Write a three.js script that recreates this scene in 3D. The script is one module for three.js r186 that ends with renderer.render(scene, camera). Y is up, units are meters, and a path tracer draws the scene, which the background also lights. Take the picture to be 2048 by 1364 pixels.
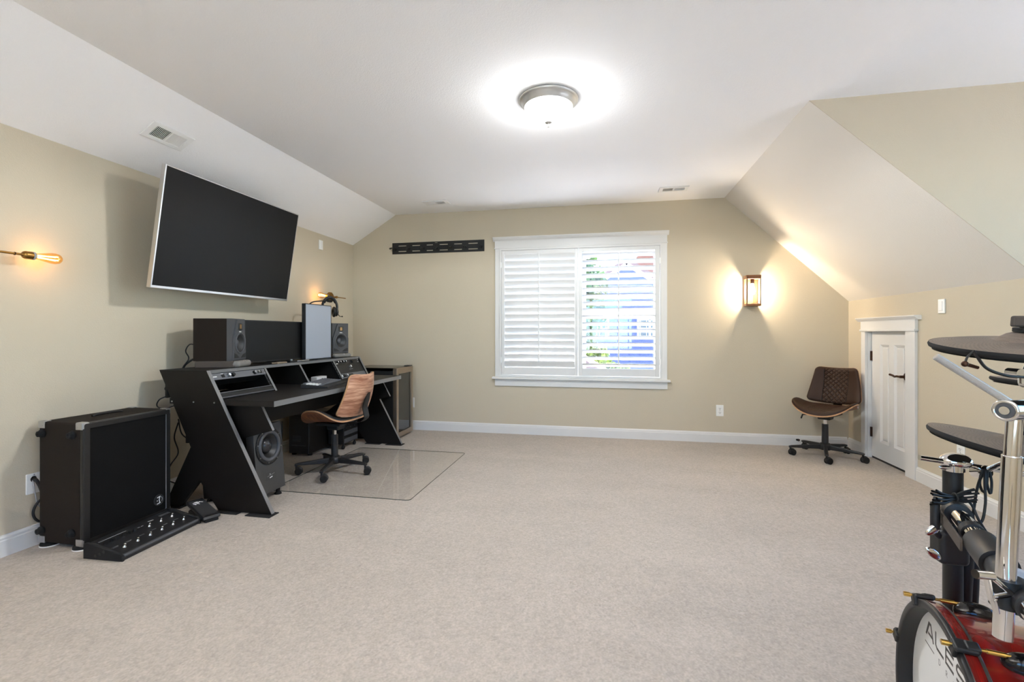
import * as THREE from 'three';
import { RoundedBoxGeometry } from 'three/addons/geometries/RoundedBoxGeometry.js';
import { mergeGeometries, mergeVertices } from 'three/addons/utils/BufferGeometryUtils.js';
import { Sky } from 'three/addons/objects/Sky.js';

// ------------------------------------------------------------------ camera, sky, sun, exposure
const scene = new THREE.Scene();
const camera = new THREE.PerspectiveCamera(71.8275, 2048 / 1364, 0.05, 200);
camera.position.set(2.896, 1.0914, 5.0191);
camera.rotation.y = 0.1977;
camera.setViewOffset(2048, 1364, 0, 15.62, 2048, 1364);
const renderer = new THREE.WebGLRenderer({ antialias: true });
renderer.toneMapping = THREE.LinearToneMapping;
renderer.toneMappingExposure = 1.66;
renderer.shadowMap.enabled = true;
renderer.shadowMap.type = THREE.PCFSoftShadowMap;

const sky = new Sky();
sky.name = 'sky';
sky.scale.setScalar(1000);
sky.material.uniforms.turbidity.value = 4;
sky.material.uniforms.rayleigh.value = 1.2;
sky.material.uniforms.mieCoefficient.value = 0.005;
sky.material.uniforms.mieDirectionalG.value = 0.8;
sky.material.uniforms.sunPosition.value.set(-0.25, 0.85, -0.46);
scene.add(sky);
scene.environmentIntensity = 1.0;

const sun = new THREE.DirectionalLight(0xfff7ec, 26);
sun.position.set(-3.5, 20, -16.5);
sun.target.position.set(2, 0, -6);
sun.castShadow = true;
sun.shadow.mapSize.set(2048, 2048);
Object.assign(sun.shadow.camera, { left: -22, right: 22, top: 22, bottom: -22, near: 1, far: 60 });
scene.add(sun, sun.target);

const LAMP_I = 5.0, UP_I = 10.5, LAMP_COL = new THREE.Color(0.95, 0.98, 1.0), UP_COL = new THREE.Color(1.0, 0.955, 0.89);
const WARM = new THREE.Color(1.0, 0.74, 0.44);

// ------------------------------------------------------------------ room measures (metres)
const W = 5.155, H = 2.442, HL = 2.116, XA = 0.5325, XB = 4.051, HR = 1.395, ZD = 2.0, ZD2 = 4.6, ZF = 7.2, XD = 6.25;

// ------------------------------------------------------------------ helpers
let seed = 7;
const rnd = () => { seed = (seed * 1664525 + 1013904223) >>> 0; return seed / 4294967296; };
const V = (x, y, z) => new THREE.Vector3(x, y, z);
const taken = new Map();
function numbered(n) { const k = taken.get(n) ?? 0; taken.set(n, k + 1); return k ? `${n}_${String(k).padStart(3, '0')}` : n; }
function std(color, roughness = 0.6, metalness = 0, extra = {}) { return new THREE.MeshPhysicalMaterial({ color, roughness, metalness, ...extra }); }
function flat(g) {
  let q = g.index ? g.toNonIndexed() : g;
  for (const k of Object.keys(q.attributes)) if (!['position', 'normal', 'uv'].includes(k)) q.deleteAttribute(k);
  if (!q.attributes.normal) q.computeVertexNormals();
  if (!q.attributes.uv) q.setAttribute('uv', new THREE.BufferAttribute(new Float32Array(q.attributes.position.count * 2), 2));
  q.groups = [];
  return q;
}
const join = (list) => (list.length === 1 ? list[0] : mergeGeometries(list.map(flat)));
// uv in metres from the face's main direction
function metric(g, s = 1, swap = false) {
  const q = flat(g), p = q.attributes.position, uv = q.attributes.uv, a = V(), b = V(), c = V();
  for (let i = 0; i < p.count; i += 3) {
    a.fromBufferAttribute(p, i); b.fromBufferAttribute(p, i + 1); c.fromBufferAttribute(p, i + 2);
    const n = b.clone().sub(a).cross(c.clone().sub(a)), x = Math.abs(n.x), y = Math.abs(n.y), z = Math.abs(n.z);
    [a, b, c].forEach((v, k) => {
      let u, w;
      if (y >= x && y >= z) { u = v.x; w = v.z; } else if (x >= z) { u = v.z; w = v.y; } else { u = v.x; w = v.y; }
      if (swap) [u, w] = [w, u];
      uv.setXY(i + k, u / s, w / s);
    });
  }
  return q;
}
function mesh(name, geo, m, parent) {
  const g = Array.isArray(geo) ? join(geo) : geo, o = new THREE.Mesh(g, m);
  o.name = parent ? name : numbered(name);
  o.castShadow = o.receiveShadow = true;
  (parent ?? scene).add(o);
  return o;
}
function tag(o, label, category, group, kind) {
  if (label) o.userData.label = label;
  if (category) o.userData.category = category;
  if (group) o.userData.group = group;
  if (kind) o.userData.kind = kind;
  return o;
}
function thing(name, label, category, pos = [0, 0, 0], turn = 0, group) {
  const o = new THREE.Group();
  o.name = numbered(name); o.position.set(...pos); o.rotation.y = turn; scene.add(o);
  return tag(o, label, category, group);
}
function struct(name, geo, m, label, category = 'wall') { return tag(mesh(name, geo, m), label, category, null, 'structure'); }
function copyOf(root, label, pos, turn) {
  const r = root.clone(); r.userData = { ...root.userData }; r.name = numbered(root.name.replace(/_\d{3}$/, ''));
  if (label) r.userData.label = label;
  if (pos) r.position.set(...pos);
  if (turn !== undefined) r.rotation.y = turn;
  scene.add(r); return r;
}
const box = (w, h, d, x = 0, y = 0, z = 0) => new THREE.BoxGeometry(w, h, d).translate(x, y, z);
const bx = (x0, x1, y0, y1, z0, z1) => box(x1 - x0, y1 - y0, z1 - z0, (x0 + x1) / 2, (y0 + y1) / 2, (z0 + z1) / 2);
const rbox = (w, h, d, r = 0.004, x = 0, y = 0, z = 0, seg = 2) => new RoundedBoxGeometry(w, h, d, seg, Math.min(r, w / 2.01, h / 2.01, d / 2.01)).translate(x, y, z);
const rbx = (x0, x1, y0, y1, z0, z1, r = 0.004) => rbox(x1 - x0, y1 - y0, z1 - z0, r, (x0 + x1) / 2, (y0 + y1) / 2, (z0 + z1) / 2);
// cylinder from point a to point b
function rod(a, b, r0, r1 = r0, seg = 20) {
  const A = V(...a), B = V(...b), d = B.clone().sub(A), L = d.length();
  const g = new THREE.CylinderGeometry(r1, r0, L, seg).translate(0, L / 2, 0);
  g.applyQuaternion(new THREE.Quaternion().setFromUnitVectors(V(0, 1, 0), d.normalize()));
  return g.translate(A.x, A.y, A.z);
}
function tube(pts, r, seg = 0, rad = 8) {
  const c = new THREE.CatmullRomCurve3(pts.map((p) => V(...p)), false, 'centripetal');
  return new THREE.TubeGeometry(c, seg || Math.max(12, pts.length * 8), r, rad, false);
}
const lathe = (pts, seg = 48) => new THREE.LatheGeometry(pts.map((p) => new THREE.Vector2(...p)), seg);
const ball = (r, x = 0, y = 0, z = 0, s = [1, 1, 1]) => new THREE.SphereGeometry(r, 24, 16).scale(...s).translate(x, y, z);
const ring = (R, r, seg = 48) => new THREE.TorusGeometry(R, r, 10, seg);
function shapeOf(pts, holes = []) {
  const s = new THREE.Shape(pts.map((p) => new THREE.Vector2(...p)));
  for (const h of holes) s.holes.push(new THREE.Path(h.map((p) => new THREE.Vector2(...p))));
  return s;
}
// outline in x, y swept from z0 to z1
const prism = (pts, z0, z1, bevel = 0, holes = []) => new THREE.ExtrudeGeometry(shapeOf(pts, holes), { depth: z1 - z0 - 2 * bevel, bevelEnabled: bevel > 0, bevelSize: bevel, bevelThickness: bevel, bevelOffset: -bevel, bevelSegments: 2, curveSegments: 16 }).translate(0, 0, z0 + bevel);
// outline in z, y swept from x0 to x1
const prismX = (pts, x0, x1, bevel = 0, holes = []) => prism(pts.map(([z, y]) => [-z, y]), x0, x1, bevel, holes.map((h) => h.map(([z, y]) => [-z, y]))).rotateY(Math.PI / 2);
const rect = (x0, x1, y0, y1) => [[x0, y0], [x1, y0], [x1, y1], [x0, y1]];
function roundRect(x0, x1, y0, y1, r, n = 5) {
  const out = [], c = [[x1 - r, y0 + r, -90], [x1 - r, y1 - r, 0], [x0 + r, y1 - r, 90], [x0 + r, y0 + r, 180]];
  for (const [cx, cy, a] of c) for (let i = 0; i <= n; i++) { const t = (a + (90 * i) / n) * Math.PI / 180; out.push([cx + r * Math.cos(t), cy + r * Math.sin(t)]); }
  return out;
}
const circlePts = (cx, cy, r, n = 24) => Array.from({ length: n }, (_, i) => [cx + r * Math.cos((i / n) * 2 * Math.PI), cy + r * Math.sin((i / n) * 2 * Math.PI)]);
// a mapped grid surface: f(u, v) -> [x, y, z], u and v from 0 to 1
function surf(f, nu, nv, flip = false) {
  const pos = [], uv = [], idx = [];
  for (let j = 0; j <= nv; j++) for (let i = 0; i <= nu; i++) { const p = f(i / nu, j / nv); pos.push(...p); uv.push(i / nu, j / nv); }
  for (let j = 0; j < nv; j++) for (let i = 0; i < nu; i++) { const a = j * (nu + 1) + i, b = a + 1, c = a + nu + 1, d = c + 1; flip ? idx.push(a, c, b, b, c, d) : idx.push(a, b, c, b, d, c); }
  const g = new THREE.BufferGeometry();
  g.setAttribute('position', new THREE.Float32BufferAttribute(pos, 3)); g.setAttribute('uv', new THREE.Float32BufferAttribute(uv, 2)); g.setIndex(idx); g.computeVertexNormals();
  return g;
}

// ------------------------------------------------------------------ textures
function lattice(n, sd) { let s = sd >>> 0 || 1; const a = new Float32Array(n * n); for (let i = 0; i < a.length; i++) { s = (Math.imul(s, 1664525) + 1013904223) >>> 0; a[i] = s / 4294967296; } return a; }
// tiling noise with nx by ny cells
function noiseField(nx, ny, sd) {
  const a = lattice(Math.max(nx, ny), sd), N = Math.max(nx, ny);
  return (u, v) => {
    const x = u * nx, y = v * ny, ix = Math.floor(x), iy = Math.floor(y), fx = x - ix, fy = y - iy, s = fx * fx * (3 - 2 * fx), t = fy * fy * (3 - 2 * fy);
    const g = (i, j) => a[(((j % ny) + ny) % ny) * N + (((i % nx) + nx) % nx)];
    return (g(ix, iy) * (1 - s) + g(ix + 1, iy) * s) * (1 - t) + (g(ix, iy + 1) * (1 - s) + g(ix + 1, iy + 1) * s) * t;
  };
}
function dataTex(w, h, fn, srgb = false) {
  const d = new Uint8Array(w * h * 4);
  for (let y = 0; y < h; y++) for (let x = 0; x < w; x++) { const c = fn(x / w, y / h), k = (y * w + x) * 4; d[k] = c[0]; d[k + 1] = c[1]; d[k + 2] = c[2]; d[k + 3] = 255; }
  const t = new THREE.DataTexture(d, w, h);
  t.wrapS = t.wrapT = THREE.RepeatWrapping; t.magFilter = THREE.LinearFilter; t.minFilter = THREE.LinearMipmapLinearFilter; t.generateMipmaps = true;
  if (srgb) t.colorSpace = THREE.SRGBColorSpace;
  t.needsUpdate = true;
  return t;
}
const lerp = (a, b, t) => a + (b - a) * t, clamp = (x, a = 0, b = 1) => Math.min(b, Math.max(a, x));
function canvasTex(w, h, draw) {
  const c = document.createElement('canvas'); c.width = w; c.height = h;
  draw(c.getContext('2d'), w, h);
  const t = new THREE.CanvasTexture(c); t.colorSpace = THREE.SRGBColorSpace; return t;
}
// carpet: cut loop pile, tile of 4 m
const CP = (() => {
  const n1 = noiseField(620, 620, 11), n2 = noiseField(300, 300, 12), n3 = noiseField(46, 46, 13), n4 = noiseField(9, 26, 14), n5 = noiseField(900, 900, 15);
  const height = (u, v) => clamp(0.45 * n1(u, v) + 0.35 * n2(u, v) + 0.2 * n5(u, v));
  const color = dataTex(2048, 2048, (u, v) => {
    const k = 0.88 + 0.15 * (height(u, v) - 0.5) + 0.018 * (n3(u, v) - 0.5) + 0.03 * (n4(u, v) - 0.5) + 0.07 * (n5(v, u) - 0.5);
    return [201 * k, 191 * k, 179 * k];
  }, true);
  const bump = dataTex(1024, 1024, (u, v) => { const h = 255 * clamp(0.5 + 1.3 * (height(u, v) - 0.5)); return [h, h, h]; });
  return { color, bump };
})();
// walnut veneer: grain along u
function woodTex(sd, light, dark, nx = 3, ny = 14) {
  const a = noiseField(nx, ny, sd), b = noiseField(nx * 3, ny * 6, sd + 1), c = noiseField(nx * 6, 190, sd + 2), w = noiseField(2, 3, sd + 3);
  return dataTex(512, 512, (u, v) => {
    const vv = v + 0.05 * (w(u, v) - 0.5), t = clamp(0.62 * a(u, vv) + 0.28 * b(u, vv) + 0.26 * c(u, vv) - 0.12), band = clamp(t * 1.25 - 0.1 + 0.3 * Math.pow(Math.abs(Math.sin((vv * 11 + 1.2 * a(u, vv)) * Math.PI)), 8));
    return [0, 1, 2].map((i) => lerp(light[i], dark[i], clamp(band)));
  }, true);
}
const walnut = woodTex(21, [222, 178, 148], [138, 84, 58]);
const walnutDark = woodTex(41, [176, 112, 66], [88, 46, 24], 3, 9);
const oak = woodTex(31, [168, 118, 76], [92, 56, 32], 2, 10);
const grainNoise = noiseField(256, 256, 51), grainNoise2 = noiseField(64, 64, 52);
const pebble = dataTex(512, 512, (u, v) => { const h = 255 * clamp(0.55 * grainNoise(u, v) + 0.45 * grainNoise2(u, v)); return [h, h, h]; });
const weave = dataTex(256, 256, (u, v) => { const h = 128 + 60 * Math.sin(u * Math.PI * 64) * Math.sin(v * Math.PI * 64) + 40 * (grainNoise(u, v) - 0.5); return [h, h, h]; });
const rep = (t, a, b = a) => { const q = t.clone(); q.repeat.set(a, b); q.needsUpdate = true; return q; };

// ------------------------------------------------------------------ materials
const C = (r, g, b) => new THREE.Color().setRGB(r / 255, g / 255, b / 255, THREE.SRGBColorSpace);
const M = {
  wall: std(C(199, 188, 166), 0.9, 0, { bumpMap: rep(pebble, 3), bumpScale: 0.0006 }),
  slope: std(C(226, 220, 210), 0.9, 0, { bumpMap: rep(pebble, 3), bumpScale: 0.0006 }),
  ceiling: std(C(247, 247, 247), 0.95, 0, { bumpMap: rep(pebble, 3), bumpScale: 0.0008 }),
  trim: std(C(222, 221, 218), 0.38),
  carpet: std(0xffffff, 1, 0, { map: CP.color, bumpMap: CP.bump, bumpScale: 0.003, sheen: 0.25, sheenRoughness: 0.8, sheenColor: C(220, 205, 190) }),
  plate: std(C(240, 240, 236), 0.35),
  slot: std(C(28, 27, 26), 0.6),
  blackWood: std(C(28, 25, 23), 0.5, 0, { specularIntensity: 0.6, bumpMap: rep(pebble, 2), bumpScale: 0.0003 }),
  blackLam: std(C(22, 19, 17), 0.45, 0, { specularIntensity: 0.55 }),
  edge: std(C(128, 127, 126), 0.45, 0.2, { bumpMap: rep(pebble, 6), bumpScale: 0.001 }),
  black: std(C(20, 20, 20), 0.5),
  blackMatte: std(C(26, 25, 24), 0.85),
  blackPlastic: std(C(30, 30, 31), 0.45),
  rubber: std(C(22, 21, 21), 0.9),
  tolex: std(C(36, 29, 23), 0.75, 0, { specularIntensity: 0.45, bumpMap: rep(pebble, 6), bumpScale: 0.0012 }),
  grille: std(C(20, 19, 18), 0.9, 0, { specularIntensity: 0.3, bumpMap: rep(weave, 8), bumpScale: 0.0008 }),
  greyPlastic: std(C(74, 75, 78), 0.5),
  silver: std(C(196, 197, 199), 0.32, 1),
  satin: std(C(168, 168, 168), 0.3, 1),
  chrome: std(C(224, 222, 220), 0.07, 1),
  gold: std(C(206, 164, 84), 0.28, 1),
  brass: std(C(158, 118, 62), 0.34, 1),
  bronze: std(C(74, 50, 38), 0.38, 0.85),
  leatherBlack: std(C(28, 27, 26), 0.36, 0, { bumpMap: rep(pebble, 3), bumpScale: 0.0004 }),
  leatherBrown: std(C(52, 32, 20), 0.48, 0, { specularIntensity: 0.5, bumpMap: rep(pebble, 3), bumpScale: 0.0004 }),
  walnut: std(0xffffff, 0.38, 0, { map: walnut, clearcoat: 0.25, clearcoatRoughness: 0.3 }),
  walnutDark: std(0xffffff, 0.35, 0, { map: walnutDark, clearcoat: 0.3, clearcoatRoughness: 0.25 }),
  oak: std(0xffffff, 0.55, 0, { map: oak }),
  plyEdge: std(C(196, 150, 108), 0.5),
  pane: new THREE.MeshPhysicalMaterial({ color: 0xffffff, roughness: 0.02, transmission: 1, thickness: 0, ior: 1.5 }),
  white: std(C(238, 238, 236), 0.4),
  foam: std(C(80, 72, 66), 0.95),
  cable: std(C(24, 23, 22), 0.55),
  grey: std(C(150, 151, 153), 0.5),
};

// ------------------------------------------------------------------ room shell
{
  const f = struct('floor', metric(bx(-0.2, XD + 0.2, -0.2, 0, -0.2, ZF + 0.2), 4), M.carpet, 'beige wall-to-wall carpet covering the attic room floor', 'floor');
  struct('wall_left', metric(bx(-0.2, 0, 0, HL, -0.2, ZF)), M.wall, 'tan wall behind the television and studio desk');
  const prof = [[-0.2, -0.1], [W + 0.2, -0.1], [W + 0.2, HR], [W, HR], [XB, H], [XB, H + 0.2], [XA, H + 0.2], [XA, H], [0, HL], [-0.2, HL]];
  const wx0 = 1.757, wx1 = 3.452, wy0 = 0.617, wy1 = 2.01;
  struct('wall_back', metric(prism(prof, -0.2, 0, 0, [rect(wx0, wx1, wy0, wy1)])), M.wall, 'tan gable wall around the shuttered window');
  struct('wall_front', metric(prism(prof, ZF, ZF + 0.2, 0, [rect(1.4, 3.6, 0.6, 2.1)])), M.wall, 'tan gable wall opposite the window');
  struct('ceiling', metric(bx(XA, XB, H, H + 0.2, -0.2, ZF + 0.2)), M.ceiling, 'flat white ceiling carrying the round dome lamp', 'ceiling');
  struct('ceiling', metric(prism([[0, HL], [XA, H], [XA, H + 0.2], [-0.2, H + 0.2], [-0.2, HL]], -0.2, ZF + 0.2)), M.ceiling, 'short white sloped ceiling above the television', 'ceiling');
  const sl = [[XB, H], [W, HR], [W + 0.25, HR], [W + 0.25, H + 0.2], [XB, H + 0.2]];
  struct('ceiling', metric(prism(sl, -0.2, ZD - 0.004)), M.slope, 'long pale sloped ceiling above the small white door', 'ceiling');
  struct('ceiling', metric(prism(sl, ZD2 + 0.004, ZF + 0.2)), M.slope, 'pale sloped ceiling beyond the dormer', 'ceiling');
  struct('ceiling', metric(bx(XB, XD + 0.2, H, H + 0.2, ZD, ZD2)), M.ceiling, 'flat white ceiling of the dormer', 'ceiling');
  // knee wall with the small door opening
  const dz0 = 0.314, dz1 = 0.916, dy1 = 1.129;
  struct('wall_right', [metric(bx(W, W + 0.2, 0, HR, -0.2, dz0)), metric(bx(W, W + 0.2, dy1, HR, dz0, dz1)), metric(bx(W, W + 0.2, 0, HR, dz1, ZD - 0.005)), metric(bx(W, W + 0.2, 0, HR, ZD2 + 0.005, ZF))], M.wall, 'low tan knee wall holding the small white door');
  const cheek = [[XB, H], [W, HR], [W, 0], [XD + 0.2, 0], [XD + 0.2, H]];
  struct('wall_dormer', metric(prism(cheek, ZD - 0.004, ZD)), M.wall, 'tan triangular side wall of the dormer beside the sloped ceiling');
  struct('wall_dormer', metric(prism(cheek, ZD2, ZD2 + 0.004)), M.wall, 'tan dormer side wall farther from the window wall');
  struct('wall_dormer', metric(prismX([[ZD - 0.2, 0], [ZD2 + 0.2, 0], [ZD2 + 0.2, H], [ZD - 0.2, H]], XD, XD + 0.2, 0, [rect(2.5, 4.1, 0.7, 2.1)])), M.wall, 'tan end wall of the dormer');
  const w2 = mesh('window_2', prismX(rect(2.5, 4.1, 0.7, 2.1), XD + 0.04, XD + 0.1, 0, [rect(2.56, 3.27, 0.76, 2.04), rect(3.33, 4.04, 0.76, 2.04)]), M.trim);  // dormer window added out of view to bring in fill daylight
  tag(w2, 'added white framed dormer window, unseen, letting in fill daylight', 'window', null, 'structure');
  for (const [a, b] of [[2.56, 3.27], [3.33, 4.04]]) mesh('pane', bx(XD + 0.068, XD + 0.072, 0.76, 2.04, a, b), M.pane, w2);
  const w3 = mesh('window_3', prism(rect(1.4, 3.6, 0.6, 2.1), ZF + 0.08, ZF + 0.14, 0, [rect(1.46, 2.47, 0.66, 2.04), rect(2.53, 3.54, 0.66, 2.04)]), M.trim);  // unseen window, added in the front gable as a fill source
  tag(w3, 'added unseen white framed window for fill light in the gable wall opposite the shuttered window', 'window', null, 'structure');
  for (const [a, b] of [[1.46, 2.47], [2.53, 3.54]]) mesh('pane', bx(a, b, 0.66, 2.04, ZF + 0.108, ZF + 0.112), M.pane, w3);

  // baseboards with a beaded top
  const bp = [[0, 0], [0.016, 0], [0.016, 0.078], [0.013, 0.082], [0.013, 0.092], [0.008, 0.098], [0.006, 0.104], [0, 0.104]];
  struct('baseboard_left', prism(bp, 0, ZF), M.trim, 'white baseboard along the wall behind the desk', 'baseboard');
  struct('baseboard_back', prismX(bp.map(([z, y]) => [z, y]), 0.016, W - 0.016), M.trim, 'white baseboard below the shuttered window', 'baseboard');
  struct('baseboard_right', [prism(bp.map(([x, y]) => [W - x, y]), 0.016, 0.263), prism(bp.map(([x, y]) => [W - x, y]), 1.017, ZD)], M.trim, 'white baseboard along the knee wall beside the small door', 'baseboard');
}

// ------------------------------------------------------------------ window with casing and double-hung sashes
{
  const w = thing('window_1', 'white cased double window covered by two plantation shutters', 'window'); w.userData.kind = 'structure';
  const crown = [[0, 2.092], [0.022, 2.092], [0.026, 2.1], [0.036, 2.108], [0.042, 2.122], [0.046, 2.124], [0.046, 2.134], [0, 2.134]];
  mesh('crown', prismX(crown, 1.684, 3.52), M.trim, w);
  mesh('header', rbx(1.703, 3.503, 2.02, 2.094, 0, 0.02, 0.002), M.trim, w);
  mesh('fillet', rbx(1.697, 3.509, 2.008, 2.021, 0, 0.026, 0.004), M.trim, w);
  mesh('casing', rbx(1.706, 1.757, 0.617, 2.01, 0, 0.018, 0.002), M.trim, w);
  mesh('casing', rbx(3.452, 3.503, 0.617, 2.01, 0, 0.018, 0.002), M.trim, w);
  mesh('sill', rbx(1.678, 3.532, 0.595, 0.618, -0.1, 0.055, 0.005), M.trim, w);
  mesh('apron', rbx(1.703, 3.506, 0.52, 0.596, 0, 0.018, 0.002), M.trim, w);
  mesh('jamb', [bx(1.757, 1.777, 0.617, 2.01, -0.2, -0.02), bx(3.432, 3.452, 0.617, 2.01, -0.2, -0.02), bx(1.757, 3.452, 1.99, 2.01, -0.2, -0.02), bx(2.585, 2.635, 0.617, 2.01, -0.19, -0.09)], M.trim, w);
  for (const [a, b] of [[1.777, 2.585], [2.635, 3.432]]) for (const [lo, hi, z] of [[0.617, 1.318, -0.11], [1.28, 1.992, -0.14]]) {
    const s = mesh('sash', prism(rect(a, b, lo, hi), z - 0.028, z, 0.002, [rect(a + 0.045, b - 0.045, lo + 0.04, hi - 0.036)]), M.trim, w);
    mesh('pane', bx(a + 0.043, b - 0.043, lo + 0.038, hi - 0.034, z - 0.016, z - 0.012), M.pane, s);
  }
  // hinged shutter panels in their own frame
  const fr = mesh('shutter_frame', prism(rect(1.757, 3.452, 0.62, 2.008), 0.0, 0.03, 0.003, [rect(1.778, 3.431, 0.641, 1.987)]), M.trim, w);
  function shutter(x0, x1, o0, o1, tilt, rodx, label, drop) {
    const s = thing('plantation_shutter', label, 'shutter'), y0 = 0.644, y1 = 1.984, oy0 = 0.722, oy1 = 1.945, n = 17, sp = (oy1 - oy0) / n;
    mesh('stile', rbx(x0, o0, y0, y1, 0.002, 0.03, 0.003), M.trim, s); mesh('stile', rbx(o1, x1, y0, y1, 0.002, 0.03, 0.003), M.trim, s);
    mesh('rail', rbx(o0, o1, y0, oy0, 0.002, 0.029, 0.002), M.trim, s); mesh('rail', rbx(o0, o1, oy1, y1, 0.002, 0.029, 0.002), M.trim, s);
    const hw = 0.0385, prof = [];
    for (let i = 0; i < 20; i++) { const t = (i / 20) * 2 * Math.PI; prof.push([hw * Math.cos(t), 0.0052 * Math.sign(Math.sin(t)) * Math.pow(Math.abs(Math.sin(t)), 0.6)]); }
    const c = Math.cos(tilt), d = Math.sin(tilt), lg = prismX(prof.map(([z, y]) => [z * c - y * d, z * d + y * c]), o0 + 0.002, o1 - 0.002);
    for (let i = 0; i < n; i++) { const l = mesh('louver', lg, M.trim, s); l.position.set(0, oy0 + sp * (i + 0.5), 0.012); }
    const fz = 0.012 + hw * c + 0.006, fy = hw * d;
    mesh('tilt_rod', rbx(rodx - 0.006, rodx + 0.006, oy0 + sp * 0.5 + fy - 0.012, oy1 - sp * 0.5 + fy + 0.012, fz - 0.005, fz + 0.005, 0.003), M.trim, s);
    for (const hy of [0.8, 1.83]) mesh('hinge', rbx(rodx < 2.6 ? x0 - 0.012 : x1 - 0.004, rodx < 2.6 ? x0 + 0.004 : x1 + 0.012, hy - 0.03, hy + 0.03, 0.028, 0.034, 0.002), M.white, s);
    return s;
  }
  shutter(1.781, 2.603, 1.813, 2.571, 1.14, 2.187, 'white plantation shutter with its louvers tilted shut, beside the black wall rail');
  shutter(2.607, 3.428, 2.649, 3.383, 0.46, 3.02, 'white plantation shutter with open louvers showing the blue house outside');
}

// ------------------------------------------------------------------ knee wall door
{
  const d = thing('door_1', 'small white two panel attic door with dark bronze lever in the knee wall', 'door', [W, 0, 0]); d.userData.kind = 'structure';
  // local x runs from the wall face into the room as negative
  const z0 = 0.335, z1 = 0.895;
  mesh('casing', rbx(-0.02, 0, 0, 1.108, 0.265, z0 - 0.004, 0.002), M.trim, d); mesh('casing', rbx(-0.02, 0, 0, 1.108, z1 + 0.004, 1.015, 0.002), M.trim, d);
  mesh('header', rbx(-0.022, 0, 1.122, 1.195, 0.26, 1.02, 0.002), M.trim, d);
  mesh('fillet', rbx(-0.03, 0, 1.106, 1.124, 0.254, 1.026, 0.004), M.trim, d);
  mesh('crown', prism([[0, 1.193], [-0.024, 1.193], [-0.028, 1.2], [-0.038, 1.207], [-0.044, 1.216], [-0.048, 1.218], [-0.048, 1.226], [0, 1.226]], 0.222, 1.058), M.trim, d);
  mesh('jamb', [bx(0, 0.18, 0, 1.108, z0 - 0.02, z0), bx(0, 0.18, 0, 1.108, z1, z1 + 0.02), bx(0, 0.18, 1.108, 1.128, z0, z1), bx(0.075, 0.095, 0, 1.108, z0, z0 + 0.012), bx(0.16, 0.18, 0, 1.108, z0, z1)], M.trim, d);
  const p1 = rect(0.465, 0.595, 0.16, 0.995), p2 = rect(0.665, 0.805, 0.16, 0.995);
  mesh('slab', [prismX(rect(z0 + 0.003, z1 - 0.003, 0.018, 1.104), 0.03, 0.065, 0, [p1, p2]), bx(0.05, 0.066, 0.1, 1.04, z0 + 0.05, z1 - 0.05)], M.trim, d);
  for (const q of [p1, p2]) {
    const [a, b] = [q[0][0], q[1][0]], lo = 0.16, hi = 0.995;
    // sloped moulding and raised field
    const g = [], t = 0.024, P = [[a, lo], [b, lo], [b, hi], [a, hi]], I = [[a + t, lo + t], [b - t, lo + t], [b - t, hi - t], [a + t, hi - t]];
    const pos = [];
    for (let i = 0; i < 4; i++) { const j = (i + 1) % 4, A = [0.03, P[i][1], P[i][0]], B = [0.03, P[j][1], P[j][0]], Cc = [0.044, I[j][1], I[j][0]], D = [0.044, I[i][1], I[i][0]]; pos.push(...A, ...B, ...Cc, ...A, ...Cc, ...D); }
    const mg = new THREE.BufferGeometry(); mg.setAttribute('position', new THREE.Float32BufferAttribute(pos, 3)); mg.computeVertexNormals();
    g.push(mg, prismX(rect(a + t, b - t, lo + t, hi - t), 0.036, 0.056, 0.007));
    mesh('panel', g, M.trim, d);
  }
  mesh('threshold_gap', bx(0.034, 0.12, 0.0, 0.016, z0, z1), M.slot, d);
  for (const [a, b] of [[0.852, 0.935], [0.185, 0.268]]) mesh('hinge', [rod([0.024, a, z0 + 0.004], [0.024, b, z0 + 0.004], 0.007), bx(0.022, 0.03, a, b, z0, z0 + 0.014)], M.bronze, d);
  const hz = 0.838, hy = 0.752;
  const le = mesh('lever', [rod([0.03, hy, hz], [0.018, hy, hz], 0.033, 0.03), rod([0.03, hy, hz], [-0.022, hy, hz], 0.011), tube([[-0.02, hy, hz], [-0.026, hy + 0.001, hz - 0.035], [-0.024, hy - 0.004, hz - 0.065], [-0.022, hy + 0.003, hz - 0.095], [-0.03, hy + 0.008, hz - 0.115]], 0.0085), ball(0.0085, -0.03, hy + 0.008, hz - 0.115)], M.bronze, d);
  tag(le, 'dark bronze curved door lever');
}

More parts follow.
